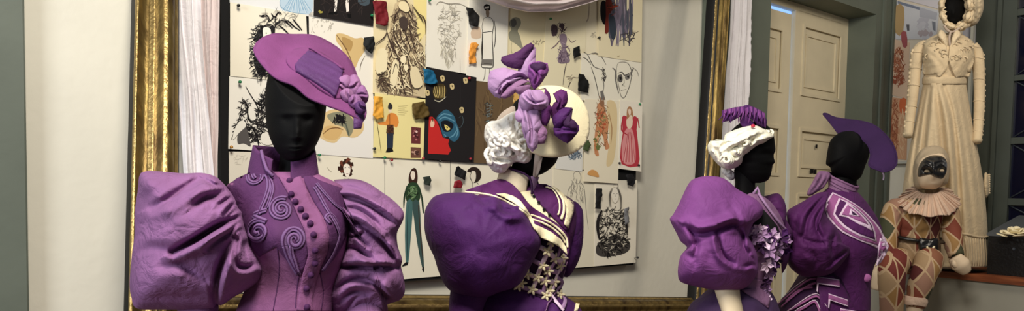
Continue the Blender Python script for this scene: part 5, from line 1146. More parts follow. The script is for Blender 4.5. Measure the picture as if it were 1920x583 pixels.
for (x, y, r, s_) in ((1396, 268, 12, 1), (1344, 276, 11, 2), (1362, 300, 12, 3), (1380, 284, 8, 4), (1442, 248, 7, 5)):
    dd = D3-.125 if 1350 < x < 1440 else D3-.06
    for k in range(3):
        q = [P(x+(r-3.2*k)*math.cos(a+s_+k), y+(r-3.2*k)*.8*math.sin(a+s_+k), dd-.006*k) for a in np.linspace(0, 5.4, 16)]
        mk('gauze_fold', *tube(q, [.003+.006*math.sin(math.pi*j/15) for j in range(16)], 7, flat=.7), M['white2'], parent=tb)
mk('gauze_tail', *star([(1354, 312), (1366, 316), (1376, 322), (1378, 334), (1370, 338), (1360, 330), (1352, 322)], (1365, 325), D3+.0, .02, (), 36, 20, crump=.004, cs=.1), M['whitecloth'], parent=tb)
mk('jewel', *ellipsoid(P(1412, 236, D3-.10), (.008, .006, .006), 10, 7), mat('red_jewel', (190, 50, 70), 0.4), parent=tb, label='small red ornament')
fe = thing('feather', 'purple fringed feather standing on the white turban', 'feather', P(1400, 240, D3-.04))
mk('feather_body', *star([(1354, 210), (1372, 206), (1390, 202), (1412, 201), (1424, 208), (1434, 218), (1438, 226), (1436, 240), (1428, 248), (1422, 246), (1418, 232), (1404, 220), (1388, 218), (1374, 224), (1362, 234), (1355, 230), (1356, 218)], (1396, 212), D3-.05, .02, (), 80, 30, crump=.004, cs=.12, sm=False), M['violet'], parent=fe)
for i in range(30):
    t = i/29; x = 1356+76*t; y = 208+(-7*math.sin(math.pi*t*.9))+14*max(0, t-.75)*2
    L_ = 20+10*math.sin(i*2.4)+8*t
    q = [P(x, y, D3-.06), P(x-1+3*t, y+L_*.45, D3-.085-.01*math.sin(i)), P(x-9+12*t+4*math.sin(i*1.3), y+L_*.85, D3-.07-.012*math.cos(i*2))]
    mk('barb', *tube(smooth_poly(q, 4), [.0045-.0036*j/8 for j in range(9)], 5), M['violet2' if i % 3 else 'violet'], parent=fe)

# ------------------------------------------------------------------ mannequin seen from behind its shoulder, striped cape (fourth)
D4 = 2.95
m4 = thing('dress_mannequin', 'purple coated mannequin with striped cape collar, back of head to the door', 'mannequin', Vector((P(1590, 450, D4).x, P(1590, 450, D4).y, 0)))
rows = [(352, 1552, 1600, D4, .05), (364, 1538, 1612, D4, .07), (380, 1520, 1626, D4, .095), (410, 1512, 1646, D4, .13), (440, 1516, 1656, D4, .15), (470, 1526, 1653, D4, .155), (500, 1534, 1639, D4, .14), (530, 1538, 1633, D4, .128), (560, 1534, 1633, D4, .13), (583, 1530, 1632, D4, .14)]
b4 = mk('coat', *loft(rows, [('c', [(1590, 470), (1576, 510), (1574, 560)], .006, 7, 1)], nu=100, step=2.5, crump=.002, cs=.035), M['violet3'], parent=m4, label='purple fitted coat')
s4 = mk('skirt', *loft([(508, 1502, 1600, D4, .12), (540, 1482, 1612, D4, .16), (583, 1454, 1626, D4, .18), (700, 1420, 1665, D4, .19), (900, 1395, 1700, D4, .20), (1030, 1385, 1715, D4, .20)], nu=110, pleat=(14, .03, 560)), M['violetdark'], parent=m4, label='dark violet skirt')
B4 = bvh(b4, s4)
oL = [(1490, 386), (1508, 376), (1524, 366), (1540, 360), (1554, 362), (1550, 378), (1546, 392), (1552, 408), (1566, 424), (1574, 438), (1580, 456), (1592, 462), (1592, 476), (1582, 490), (1570, 504), (1556, 514), (1536, 518), (1512, 519), (1498, 515), (1484, 504), (1477, 492), (1478, 470), (1482, 454), (1480, 436), (1476, 414), (1476, 396)]
f4 = [('c', [(1546, 366), (1530, 386), (1514, 410), (1508, 440)], 0.0224, 4.25, 1, .7), ('c', [(1538, 364), (1520, 378), (1500, 396)], 0.0140, 3.40, 1, .7), ('c', [(1548, 384), (1534, 404), (1530, 424), (1540, 446)], 0.0224, 4.25, -1, .7), ('c', [(1496, 440), (1514, 452), (1540, 456), (1560, 448)], 0.0140, 5.10, 1), ('c', [(1566, 436), (1560, 462), (1566, 484)], 0.0196, 4.25, 1, .8), ('c', [(1590, 470), (1570, 484), (1554, 500)], 0.0196, 3.40, -1, .8), ('c', [(1482, 440), (1490, 430), (1494, 410)], 0.0140, 4.25, 1), ('b', 1512, 480, 24, 18, .012), ('c', [(1520, 470), (1530, 490), (1524, 508)], 0.0112, 5.10, 1)]
mk('puff_sleeve', *star(oL, (1528, 442), D4-.17, .135, f4, 200, 120, crump=.003, cs=.035, seed=41, exf=.8), M['violet3'], parent=m4, label='creased purple puff sleeve')
Bs = bvh(b4, s4, *[o for o in bpy.data.objects if o.name.startswith('puff_sleeve') and o.parent == m4])
def layer(polys, B, parent, nm, lift0=.006):
    for i, (poly, mm, lb) in enumerate(polys):
        mk(nm, *patch(B, poly, lift0+.0035*i, .003, 4), M[mm], parent=parent, label=lb)
cape = [(1561, 360), (1574, 366), (1588, 373), (1602, 381), (1616, 391), (1628, 402), (1639, 414), (1649, 426), (1659, 444), (1667, 462), (1661, 478), (1652, 492), (1642, 500), (1648, 484), (1646, 466), (1632, 459), (1614, 452), (1596, 444), (1580, 436), (1566, 424), (1552, 408), (1546, 392), (1550, 376)]
layer([(cape, 'stripe', 'pale edged cape collar'),
       ([(1562, 363), (1574, 368), (1588, 375), (1602, 383), (1616, 393), (1628, 405), (1638, 416), (1647, 428), (1656, 446), (1662, 462), (1650, 486), (1650, 470), (1646, 460), (1632, 455), (1614, 449), (1596, 440), (1581, 432), (1568, 421), (1555, 405), (1549, 392), (1553, 378)], 'stripe2', 'rose lilac braid of the cape'),
       ([(1573, 371), (1588, 377), (1602, 386), (1614, 396), (1626, 408), (1636, 420), (1642, 436), (1644, 454), (1630, 448), (1612, 443), (1595, 434), (1582, 426), (1571, 415), (1562, 402), (1566, 386)], 'stripe', 'pale stripe of the cape'),
       ([(1576, 374), (1588, 380), (1602, 388), (1614, 398), (1625, 409), (1634, 421), (1639, 436), (1641, 449), (1628, 444), (1612, 438), (1597, 430), (1584, 421), (1574, 411), (1566, 400), (1570, 387)], 'violet3', 'purple field of the cape'),
       ([(1588, 379), (1600, 388), (1612, 398), (1623, 409), (1631, 420), (1637, 434), (1624, 426), (1608, 419), (1590, 408), (1573, 404), (1580, 392)], 'stripe', 'pale inner stripe'),
       ([(1590, 384), (1600, 391), (1611, 400), (1621, 411), (1628, 421), (1614, 415), (1602, 410), (1590, 404), (1579, 402), (1584, 392)], 'stripe2', 'rose lilac inner braid'),
       ([(1595, 391), (1604, 397), (1613, 406), (1604, 405), (1592, 402)], 'stripe', 'pale centre triangle'),
       ([(1597, 395), (1603, 399), (1607, 403), (1599, 402)], 'violetdark', 'dark centre triangle')], Bs, m4, 'cape_stripe')
layer([([(1651, 446), (1658, 452), (1666, 464), (1655, 480), (1643, 500), (1646, 480), (1648, 460)], 'stripe', 'pale edged turned corner'), ([(1652, 452), (1658, 458), (1662, 465), (1652, 478), (1647, 484), (1649, 466)], 'stripe2', 'rose lilac turned corner')], Bs, m4, 'cape_stripe', .022)
# coat skirt panel and sleeves with chevron stripes
pan = [(1530, 518), (1546, 516), (1562, 518), (1574, 528), (1584, 540), (1592, 556), (1604, 583), (1560, 600), (1540, 600), (1536, 550), (1530, 534)]
layer([(pan, 'violet3', 'purple tail panel')], B4, m4, 'tail_panel', .012)
def chev(ax, ay, bx, by, cx_, cy_, wd, B, lf):
    for k, (m_, a) in enumerate((('stripe', 0), ('stripe2', 1.6), ('stripe', wd-2.4), )):
        w2 = [wd, wd-3.2, 2.4][k]; o_ = a if k < 2 else wd-2.4
        pl = [(ax, ay+o_), (bx, by+o_), (cx_, cy_+o_), (cx_+1, cy_+o_+w2), (bx+3, by+o_+w2), (ax+2, ay+o_+w2)]
        mk('chevron_stripe', *patch(B, pl, lf+.003*k, .003, 3.5), M[m_], parent=m4, label={'stripe': 'pale stripe', 'stripe2': 'rose lilac stripe'}[m_])
chev(1531, 534, 1532, 518, 1574, 524, 14, B4, .022); chev(1541, 548, 1544, 537, 1588, 546, 1, B4, .022) if False else None
chev(1553, 566, 1554, 550, 1590, 562, 13, B4, .022); chev(1576, 596, 1576, 578, 1610, 584, 12, B4, .022)
for q in ([(1462, 572), (1490, 548), (1516, 528), (1534, 524)], [(1468, 576), (1496, 552), (1520, 536), (1534, 532)], [(1480, 583), (1500, 572), (1530, 556), (1544, 574), (1548, 590)], [(1492, 588), (1510, 576), (1526, 566), (1534, 578), (1538, 590)], [(1476, 566), (1500, 546), (1524, 540)]):
    mk('skirt_stripe', *trim(B4, q, .0048, .008, 6, 4, .4), M['stripe2'], parent=m4, label='rose lilac skirt stripe')
for q in ([(1458, 574), (1488, 545), (1514, 525)], [(1478, 586), (1499, 569), (1531, 552), (1548, 576)], [(1488, 586), (1508, 574), (1527, 563), (1537, 580)]):
    mk('skirt_stripe', *trim(B4, q, .002, .010, 5, 4, .5), M['stripe'], parent=m4, label='thin pale skirt stripe')
h = hit(B4, 1625, 521); bt = h[0]+(EYE-h[0]).normalized()*.008
mk('coat_button', *ellipsoid(bt, (.017, .012, .017), 18, 10, R=CM @ Matrix(((1, 0, 0), (0, 0, 1), (0, 1, 0)))), M['stripe2'], parent=m4, label='large striped coat button')
for dx in (-3, 0, 3): mk('button_stripe', *tube([P(1625+dx, 514, D4-.16), P(1625+dx, 528, D4-.16)], .002, 5), M['stripe'], parent=m4) if False else None
mk('neck', *loft([(315, 1566, 1610, D4, .05), (345, 1562, 1606, D4, .05), (365, 1552, 1606, D4, .055)], nu=36), M['skin'], parent=m4)
# lilac neckcloth: three wound bands and a knot at the back
nk = collar((1550, 1611, 322, 349), (1554, 1600, 356, 384), D4, .060, .060, .006, M['lilacgrey'], m4, 'wound lilac grey neckcloth', feats=lambda a, v: 4*math.sin(a))
Bn = bvh(nk)
for q in ([(1551, 333), (1570, 345), (1590, 354), (1608, 360)], [(1552, 340), (1572, 352), (1590, 361), (1606, 366)], [(1553, 329), (1574, 338), (1594, 347), (1609, 353)], [(1554, 350), (1574, 361), (1594, 370)]):
    mk('neckcloth_fold', *trim(Bn, q, .0045, .001, 6, 4, .5), M['lilacgrey'], parent=m4)
knot = [(1537, 321), (1552, 322), (1558, 328), (1552, 340), (1544, 352), (1532, 360), (1520, 367), (1513, 365), (1516, 354), (1524, 340), (1530, 328)]
mk('neckcloth_knot', *star(knot, (1536, 343), D4-.05, .035, [('c', [(1544, 324), (1536, 342), (1522, 360)], .010, 3.5, 1), ('c', [(1552, 328), (1546, 342), (1534, 356)], .010, 3, -1)], 70, 40, crump=.002, cs=.08), M['lilacgrey'], parent=m4, label='lilac grey bow of the neckcloth')
ho4 = [(1572, 250, ), (1558, 262), (1552, 280), (1549, 300), (1549, 309), (1556, 313), (1560, 324), (1570, 333), (1584, 338), (1600, 340), (1614, 332), (1622, 312), (1630, 290), (1630, 270), (1618, 254), (1600, 246), (1584, 246)]
head4 = star(ho4, (1590, 290), D4, .10, (), 80, 50, exf=.9)
# --- purple hat with the sloping brim
hp4 = tilt_plane(1618, 262, D4-.06, (-.55, .52, .62))
h4o = [(1545, 217), (1552, 216), (1562, 220), (1586, 223), (1612, 226), (1636, 233), (1656, 247), (1670, 262), (1677, 280), (1677, 296), (1670, 308), (1656, 316), (1644, 314), (1628, 306), (1632, 288), (1626, 270), (1608, 256), (1588, 248), (1574, 251), (1564, 240), (1554, 228)]
def clipv(V, pl, g):
    out = []
    for v in V:
        d = (v-pl.p).dot(pl.n)
        out.append(v-pl.n*(d+g) if d > -g else v)
    return out
mk('head', head4[0], head4[1], M['skin'], parent=m4, label='black jersey head seen from behind')
hat4 = thing('slanted_hat', 'dark purple hat with a sweeping pointed brim over the striped cape mannequin', 'hat', P(1620, 262, D4-.06))
b4d = lambda x, y: .014*math.exp(-((x-1545)/20)**2) - .030*(max(0, (x-1640)/40))**2 - .012*max(0, (y-270)/40)
mk('brim', *pane_patch(hp4, h4o, .007, 5, b4d, 4), M['hatviolet'], parent=hat4)
mk('brim_edge', *tube([hp4.at(p[0], p[1], b4d(p[0], p[1])-.003) for p in smooth_poly(h4o, 5, True)], .0035, 6, closed=True), M['hatviolet'], parent=hat4)
mk('hat_tie', *tube([P(x, y, D4-.06) for x, y in smooth_poly([(1644, 314), (1652, 320), (1657, 328), (1656, 338)], 4)], .003, 6), M['stripe'], parent=hat4, label='pale hat tie')

# mannequin one and two: keep the heads below their hats
def clip_head(o, pl, g=.014):
    b = BASE[o]
    for v in o.data.vertices:
        w_ = v.co+b; d = (w_-pl.p).dot(pl.n)
        if d > -g: w_ = w_-pl.n*(d+g); v.co = w_-b
    o.data.update()
for o in m1.children:
    if o.name.startswith('head'): clip_head(o, Plane(hp.at(590, 150, 0), hp.n), .012)
# ------------------------------------------------------------------ display panel on the right wall
dc = thing('display_panel', 'white backed display panel of sketches behind the cream dress', 'display panel', rp(rt_of(1750, 100), rz_of(1700, 303), 0))
t0, t1 = rt_of(1673, 150), rt_of(1832, 60)
zb, zt = rz_of(1690, 303), rz_of(1690, -60)
DPO = .03
mk('back_board', *rbox(t0, t1, zb, zt, 0.0, DPO), mat('panel_white', (214, 204, 186), .6), parent=dc, smooth=False)
mk('edge_strip', *join([rbox(t0-.012, t0+.012, zb-.01, zt, 0, .07), rbox(t1-.02, t1, zb, zt, 0, .07), rbox(t0, t1, zb-.02, zb, 0, .09)]), mat('clear_edge', (188, 190, 182), .3), parent=dc, smooth=False, label='pale edge strips')
DP = RW.off(DPO)
def dsheet(quad, col, label, lv, nm='costume_sketch'):
    lift = .002+.003*lv
    return sheet(nm, DP, quad, col, label, lift=lift, curl=0.0, group='sketches on the display panel'), Ink(DP, lift)
o, k = dsheet([(1678, 74), (1706, 80), (1704, 186), (1671, 178)], (214, 186, 160), 'small sheet with a reddish brown figure left of the cream dress, upper of two', 1)
k.scrib(1686, 118, 9, 30, 110, 10, [(160, 96, 70), (186, 128, 96), (134, 78, 58)], 1.8, 1, 1.5, .6).scrib(1685, 150, 11, 10, 50, 10, (150, 84, 62), 1.8, 2); k.done(o)
o, k = dsheet([(1670, 182), (1704, 186), (1700, 300), (1668, 297)], (206, 160, 126), 'small sheet with an orange brown figure left of the cream dress, lower of two', 1)
k.scrib(1678, 240, 6, 52, 90, 12, [(150, 90, 66), (180, 118, 86)], 1.8, 3, 1.5, .4).poly([(1688, 186), (1702, 187), (1700, 216), (1688, 210)], (204, 110, 70), 2).scrib(1692, 250, 6, 40, 40, 12, (220, 186, 150), 1.8, 4, 1.5, .3); k.done(o)
o, k = dsheet([(1682, 2), (1762, 20), (1756, 74), (1700, 88), (1680, 74)][:3]+[(1680, 74)], (196, 198, 204), 'bluish sheet for a clear sleeve behind the bonnet, reflection painted in, dark upper edge', 2)  # bluish tone paints the reflection on a clear plastic sleeve
k.poly([(1684, 2), (1758, 24), (1758, 29), (1684, 7)], (120, 128, 146)).poly([(1680, 12), (1696, 14), (1694, 62), (1680, 62)], (172, 146, 104), 2).poly([(1700, 46), (1706, 46), (1706, 58), (1702, 58)], (90, 90, 96)).poly([(1748, 40), (1755, 42), (1755, 60), (1750, 56)], (120, 124, 134)).poly([(1690, 62), (1700, 60), (1702, 86), (1694, 88)], (160, 88, 92), 2)
k.blobs(1736, 50, 12, 18, 16, 7, [(190, 190, 198), (178, 178, 188), (170, 160, 164)], 5).poly([(1725, 14), (1758, 24), (1757, 38), (1725, 32)], (170, 172, 182)); k.done(o)
o, k = dsheet([(1682, -40), (1764, -30), (1764, 18), (1682, -4)], (204, 200, 206), 'pale lilac sheet at the very top of the display panel', 1); k.done(o)
o, k = dsheet([(1806, 46), (1830, 50), (1828, 110), (1806, 108)], (176, 176, 186), 'grey blue sheet to the right of the bonnet', 1); k.done(o)

# ------------------------------------------------------------------ cream empire dress on a mannequin
D5 = 5.0
def rel(y): return y
m5 = thing('dress_mannequin', 'cream muslin empire dress on a mannequin standing on the platform', 'mannequin', Vector((P(1780, 400, D5).x, P(1780, 400, D5).y, zP)))
mk('bodice', *loft([(62, 1760, 1800, D5, .05), (74, 1738, 1820, D5, .10), (86, 1730, 1828, D5, .14), (110, 1730, 1826, D5, .17), (145, 1732, 1812, D5, .16), (158, 1729, 1812, D5, .15)], [('b', 1752, 112, 16, 18, .010), ('b', 1800, 112, 16, 18, .010)], nu=80, step=2, crump=.006, cs=.09), M['creamdress'], parent=m5, label='cream bodice')
bj = bvh(m5.children[0] if False else [o for o in m5.children][0])
mk('jacket_front', *patch(bj, [(1731, 80), (1762, 66), (1774, 84), (1779, 112), (1776, 128), (1764, 143), (1758, 143), (1756, 138), (1730, 140), (1730, 110)], .018, .012, 4, [('c', [(1734, 92), (1756, 112), (1770, 130)], .01, 3, 1), ('c', [(1738, 82), (1758, 96), (1774, 112)], .01, 3, 1)]), M['creamdress'], parent=m5, label='left front of the short cream jacket')
mk('jacket_front', *patch(bj, [(1798, 66), (1826, 80), (1828, 110), (1818, 144), (1792, 145), (1784, 128), (1779, 112), (1781, 84)], .018, .012, 4, [('c', [(1824, 92), (1800, 112), (1790, 130)], .01, 3, 1), ('c', [(1822, 82), (1800, 98), (1786, 114)], .01, 3, 1)]), M['creamdress'], parent=m5, label='right front of the short cream jacket')
Rj = random.Random(3)
Bj2 = bvh(*m5.children)
for i in range(34):
    x, y = Rj.uniform(1738, 1822), Rj.uniform(74, 112)
    h = hit(Bj2, x, y)
    if h and abs(x-1780) > 6:
        q = [h[0]+(EYE-h[0]).normalized()*.006+CM @ Vector((.03*math.cos(a)*.6, .016*math.sin(a), 0)) for a in np.linspace(0, 4.4, 9)]
        mk('embroidery', *tube(q, .0032, 5), M['creamlace'], parent=m5)
for sx in (-1, 1):
    mk('stand_collar', *star([(1780+sx*4, 92), (1780+sx*3, 78), (1780+sx*8, 62), (1780+sx*16, 56), (1780+sx*22, 66), (1780+sx*14, 78)], (1780+sx*11, 72), D5-.13, .03, (), 40, 20, crump=.004, cs=.12), M['creamlace'], parent=m5)
mk('sash', *loft([(143, 1731, 1813, D5, .17), (148, 1729, 1813, D5, .175), (158, 1729, 1812, D5, .172)], nu=60, crump=.002, cs=.06), M['creamdress'], parent=m5, label='folded cream sash')
pl_ = [('c', [(1756, 165), (1764, 230), (1770, 330), (1776, 500)], .035, 5, 1, .6), ('c', [(1744, 165), (1736, 230), (1728, 330), (1724, 480)], .03, 4, -1, .6), ('c', [(1770, 165), (1786, 220), (1796, 320), (1802, 440), (1810, 500)], .05, 5, 1, .8), ('c', [(1790, 165), (1806, 260), (1820, 380), (1830, 500)], .016, 5, 1), ('c', [(1736, 165), (1722, 240), (1708, 340)], .02, 4, 1), ('c', [(1802, 165), (1820, 260), (1840, 400)], .014, 4, -1)]
sk5 = mk('skirt', *loft([(156, 1731, 1811, D5, .16), (180, 1726, 1815, D5, .18), (240, 1714, 1825, D5, .20), (305, 1700, 1838, D5, .21), (360, 1692, 1846, D5, .215), (420, 1686, 1851, D5, .22), (470, 1684, 1853, D5, .22), (501, 1683, 1854, D5, .22)], pl_, nu=170, step=3, crump=.002, cs=.03), M['creamdress'], parent=m5, label='long gathered cream skirt')
Bk = bvh(sk5)
mk('hem_tuck', *trim(Bk, [(1800, 437), (1815, 440), (1832, 444), (1845, 445), (1852, 443)], .008, .003, 6, 3, .6), M['creamdress'], parent=m5)
for i in range(9):
    x = 1812+i*4.6; mk('hem_pleat', *trim(Bk, [(x-2, 447), (x, 470), (x+1, 498)], .005, .002, 5, 2, .6), M['creamdress'], parent=m5)
def arm5(pts, r, side):
    q = [P(x, y, d) for x, y, d in smooth_poly(pts, 5)]
    rr = np.interp(np.linspace(0, 1, len(q)), np.linspace(0, 1, len(r)), r)
    mk('sleeve', *tube(q, list(rr), 14), M['creamdress'], parent=m5, label='long narrow cream sleeve')
    N_ = 17
    for i in range(N_):
        t = (i+.5)/N_; j = int(t*(len(q)-1)); p = q[j]; ra = rr[j]
        s_ = CM @ Vector((side, 0, .1)).normalized()
        mk('sleeve_scallop', *ellipsoid(p+s_*ra*1.0, (ra*.26, ra*.26, ra*.34), 8, 5), M['creamlace'], parent=m5)
    for i in range(6):
        t = (i+.7)/6.5; j = int(t*(len(q)-1)); ra = rr[j]*1.05
        mk('sleeve_band', *tube([q[j]+(CM @ Vector((math.cos(a), -.2*math.cos(a), math.sin(a))))*ra for a in np.linspace(0, 6.283, 16, endpoint=False)], .0028, 5, closed=True), M['creamlace'], parent=m5)
arm5([(1736, 84, D5), (1722, 96, D5), (1716, 130, D5-.02), (1712, 170, D5-.04), (1706, 220, D5-.06), (1702, 256, D5-.1)], [.040, .044, .038, .035, .032, .028], -1)
arm5([(1822, 86, D5), (1832, 104, D5), (1836, 150, D5), (1836, 200, D5-.02), (1834, 240, D5-.05), (1832, 266, D5-.1)], [.038, .040, .035, .033, .030, .027], 1)
mk('head', *star([(1768, 0), (1778, -12), (1794, -14), (1808, -4), (1813, 14), (1810, 34), (1800, 48), (1788, 54), (1777, 48), (1769, 34), (1765, 16)], (1790, 20), D5, .11, [('b', 1788, 24, 4, 8, .012), ('b', 1788, 40, 6, 3, .006)], 60, 40), M['skin'], parent=m5, label='black jersey head')
mk('neck', *loft([(40, 1778, 1800, D5+.01, .05), (62, 1778, 1798, D5+.01, .05), (72, 1768, 1808, D5, .06)], nu=30), M['skin'], parent=m5)
mk('lace_train', *star([(1846, 324), (1852, 326), (1854, 340), (1854, 362), (1848, 372), (1843, 350)], (1849, 346), D5+.1, .05, (), 40, 24, crump=.004, cs=.1), M['creamdress'], parent=m5)
for i in range(9): mk('train_scallop', *ellipsoid(P(1854.5, 328+i*4.2, D5+.1), (.009,)*3, 8, 5), M['creamlace'], parent=m5)
bn = thing('bonnet', 'cream ruched bonnet with wide frilled brim on the muslin dress mannequin', 'bonnet', P(1800, 30, D5))
q = []
for i, (r1, dz) in enumerate(((0.92, -.07), (1.06, -.12), (1.18, -.11), (1.26, -.05))):
    mk('brim_ruffle', *tube([P(1790+(25*r1)*math.cos(a)+2*i*.8+.7*math.sin(11*a), 16+(34*r1)*math.sin(a)-1*i+.8*math.cos(13*a), D5+dz+.02*math.sin(9*a)) for a in np.linspace(0, 6.283, 90, endpoint=False)], [.011+.008*math.sin(9*a+i)**2 for a in np.linspace(0, 6.283, 90, endpoint=False)], 8, closed=True, flat=.8), M['creamlace' if i % 2 else 'creamdress'], parent=bn)
mk('crown', *star([(1776, -30), (1800, -36), (1826, -26), (1842, -6), (1844, 16), (1838, 34), (1830, 46), (1816, 50), (1808, 40), (1812, 10), (1800, -14), (1784, -20)], (1824, 6), D5+.06, .14, [('c', [(1812, -10), (1822, 10), (1818, 36)], .02, 4, 1), ('c', [(1826, -16), (1834, 8), (1828, 36)], .02, 4, 1)], 100, 60, crump=.014, cs=.10, seed=51), M['creamlace'], parent=bn, label='ruched crown and frilled side')
mk('frill', *tube([P(1768+4*math.sin(i*1.9)+i*.5, 12+i*2.6, D5-.12) for i in range(15)], .007, 6), M['creamlace'], parent=bn)
mk('ribbon_tie', *tube([P(x, y, D5-.13) for x, y in smooth_poly([(1770, 48), (1776, 56), (1784, 60), (1794, 56), (1806, 46)], 4)], .008, 6), M['greige'], parent=bn)
mk('ribbon_tie', *tube([P(x, y, D5-.15) for x, y in smooth_poly([(1783, 58), (1780, 70), (1781, 86)], 4)], .007, 6), M['greige'], parent=bn)

# ------------------------------------------------------------------ harlequin doll sitting on the platform edge
D6 = 4.62
dl_ = thing('harlequin_doll', 'life size cloth doll in a patchwork diamond costume seated on the platform edge', 'doll', P(1725, 520, D6))
hm = bpy.data.materials.new('patchwork_diamonds'); hm.use_nodes = True; nt = hm.node_tree; N = nt.nodes; LK = nt.links; bs = N['Principled BSDF']; bs.inputs['Roughness'].default_value = .8
tc = N.new('ShaderNodeTexCoord'); sx = N.new('ShaderNodeVectorMath'); sx.operation = 'DOT_PRODUCT'; sx.inputs[1].default_value = tuple(CM @ Vector((1, 0, 0))); LK.new(tc.outputs['Object'], sx.inputs[0])
sp_ = N.new('ShaderNodeSeparateXYZ'); LK.new(tc.outputs['Object'], sp_.inputs[0])
def mth(op, a, b=None, v=None):
    n = N.new('ShaderNodeMath'); n.operation = op
    LK.new(a, n.inputs[0])
    if b is not None: LK.new(b, n.inputs[1])
    elif v is not None: n.inputs[1].default_value = v
    return n.outputs[0]
X = mth('MULTIPLY', sx.outputs['Value'], v=9.0); Z = mth('MULTIPLY', sp_.outputs['Z'], v=6.2)
A = mth('ADD', X, Z); B_ = mth('SUBTRACT', X, Z)
fa, fb, fx = mth('FLOOR', A), mth('FLOOR', B_), mth('FLOOR', X)
cb = N.new('ShaderNodeCombineXYZ'); LK.new(fa, cb.inputs[0]); LK.new(fb, cb.inputs[1]); LK.new(fx, cb.inputs[2])
wn = N.new('ShaderNodeTexWhiteNoise'); wn.noise_dimensions = '3D'; LK.new(cb.outputs[0], wn.inputs['Vector'])
rp_ = N.new('ShaderNodeValToRGB'); rp_.color_ramp.interpolation = 'CONSTANT'
cs_ = [(108, 38, 30), (150, 114, 66), (152, 114, 94), (64, 66, 42), (122, 58, 40), (162, 134, 100), (84, 30, 28), (138, 88, 62)]
rp_.color_ramp.elements[0].color = (*lin(cs_[0]), 1); rp_.color_ramp.elements[1].position = 1/8; rp_.color_ramp.elements[1].color = (*lin(cs_[1]), 1)
for i in range(2, 8): e = rp_.color_ramp.elements.new(i/8); e.color = (*lin(cs_[i]), 1)
LK.new(wn.outputs['Value'], rp_.inputs[0])
def edge(v, w_):
    f = mth('FRACT', v); f2 = mth('SUBTRACT', f, v=.5); f3 = mth('ABSOLUTE', f2); return mth('GREATER_THAN', f3, v=.5-w_)
ed = mth('MAXIMUM', mth('MAXIMUM', edge(A, .05), edge(B_, .05)) if False else edge(A, .055), edge(B_, .055)); ed = mth('MAXIMUM', ed, edge(X, .04))
mx = N.new('ShaderNodeMix'); mx.data_type = 'RGBA'; LK.new(ed, mx.inputs[0]); LK.new(rp_.outputs[0], mx.inputs[6]); mx.inputs[7].default_value = (*lin((186, 158, 124)), 1)
LK.new(mx.outputs[2], bs.inputs['Base Color'])
bp = N.new('ShaderNodeBump'); bp.inputs['Strength'].default_value = .5; bp.inputs['Distance'].default_value = .01; LK.new(ed, bp.inputs['Height']); LK.new(bp.outputs[0], bs.inputs['Normal'])
mk('costume_body', *loft([(372, 1690, 1768, D6, .07), (384, 1680, 1776, D6, .11), (410, 1678, 1772, D6, .13), (440, 1682, 1762, D6, .13), (460, 1680, 1764, D6, .14), (490, 1672, 1764, D6, .15), (512, 1676, 1760, D6, .12)], [('c', [(1690, 430), (1720, 436), (1750, 430)], .01, 4, 1)], nu=80, step=2.5, crump=.006, cs=.05), hm, parent=dl_, label='patchwork diamond jacket')
def limb(nm, pts, r, mm, lb=None, n=16, cr=.004):
    q = [P(x, y, d) for x, y, d in smooth_poly(pts, 5)]
    rr = np.interp(np.linspace(0, 1, len(q)), np.linspace(0, 1, len(r)), r)
    V, Fc = tube(q, list(rr), n)
    V = [v+Vector((noise.noise(v*18), noise.noise(v*18+Vector((5, 0, 0))), noise.noise(v*18+Vector((0, 7, 0)))))*cr*2 for v in V]
    return mk(nm, V, Fc, mm, parent=dl_, label=lb)
limb('costume_sleeve', [(1688, 384, D6), (1676, 396, D6-.02), (1668, 424, D6-.05), (1664, 456, D6-.08), (1662, 488, D6-.12)], [.05, .07, .066, .058, .05], hm, 'patchwork sleeve')
limb('costume_sleeve', [(1770, 388, D6), (1779, 402, D6-.02), (1784, 432, D6-.05), (1788, 458, D6-.10), (1793, 480, D6-.14)], [.05, .066, .06, .052, .044], hm, 'patchwork sleeve')
limb('costume_leg', [(1694, 486, D6-.05), (1680, 492, D6-.20), (1672, 512, D6-.27), (1672, 550, D6-.27), (1671, 610, D6-.25), (1671, 680, D6-.24)], [.08, .085, .08, .072, .062, .055], hm, 'patchwork trouser leg', cr=.003)
limb('costume_leg', [(1738, 492, D6-.05), (1742, 488, D6-.20), (1736, 506, D6-.27), (1726, 534, D6-.28), (1719, 560, D6-.27), (1716, 572, D6-.26)], [.08, .082, .078, .070, .058, .056], hm, 'patchwork trouser leg', cr=.003)
limb('cuff', [(1717, 556, D6-.27), (1716, 564, D6-.27), (1715, 572, D6-.27)], [.066, .070, .064], M['ruff'], 'dusty pink trouser cuff')
limb('leg', [(1716, 566, D6-.265), (1714, 590, D6-.26), (1713, 640, D6-.26), (1713, 690, D6-.25)], [.048, .046, .040, .036], M['dollskin'], 'calico shin', cr=0)
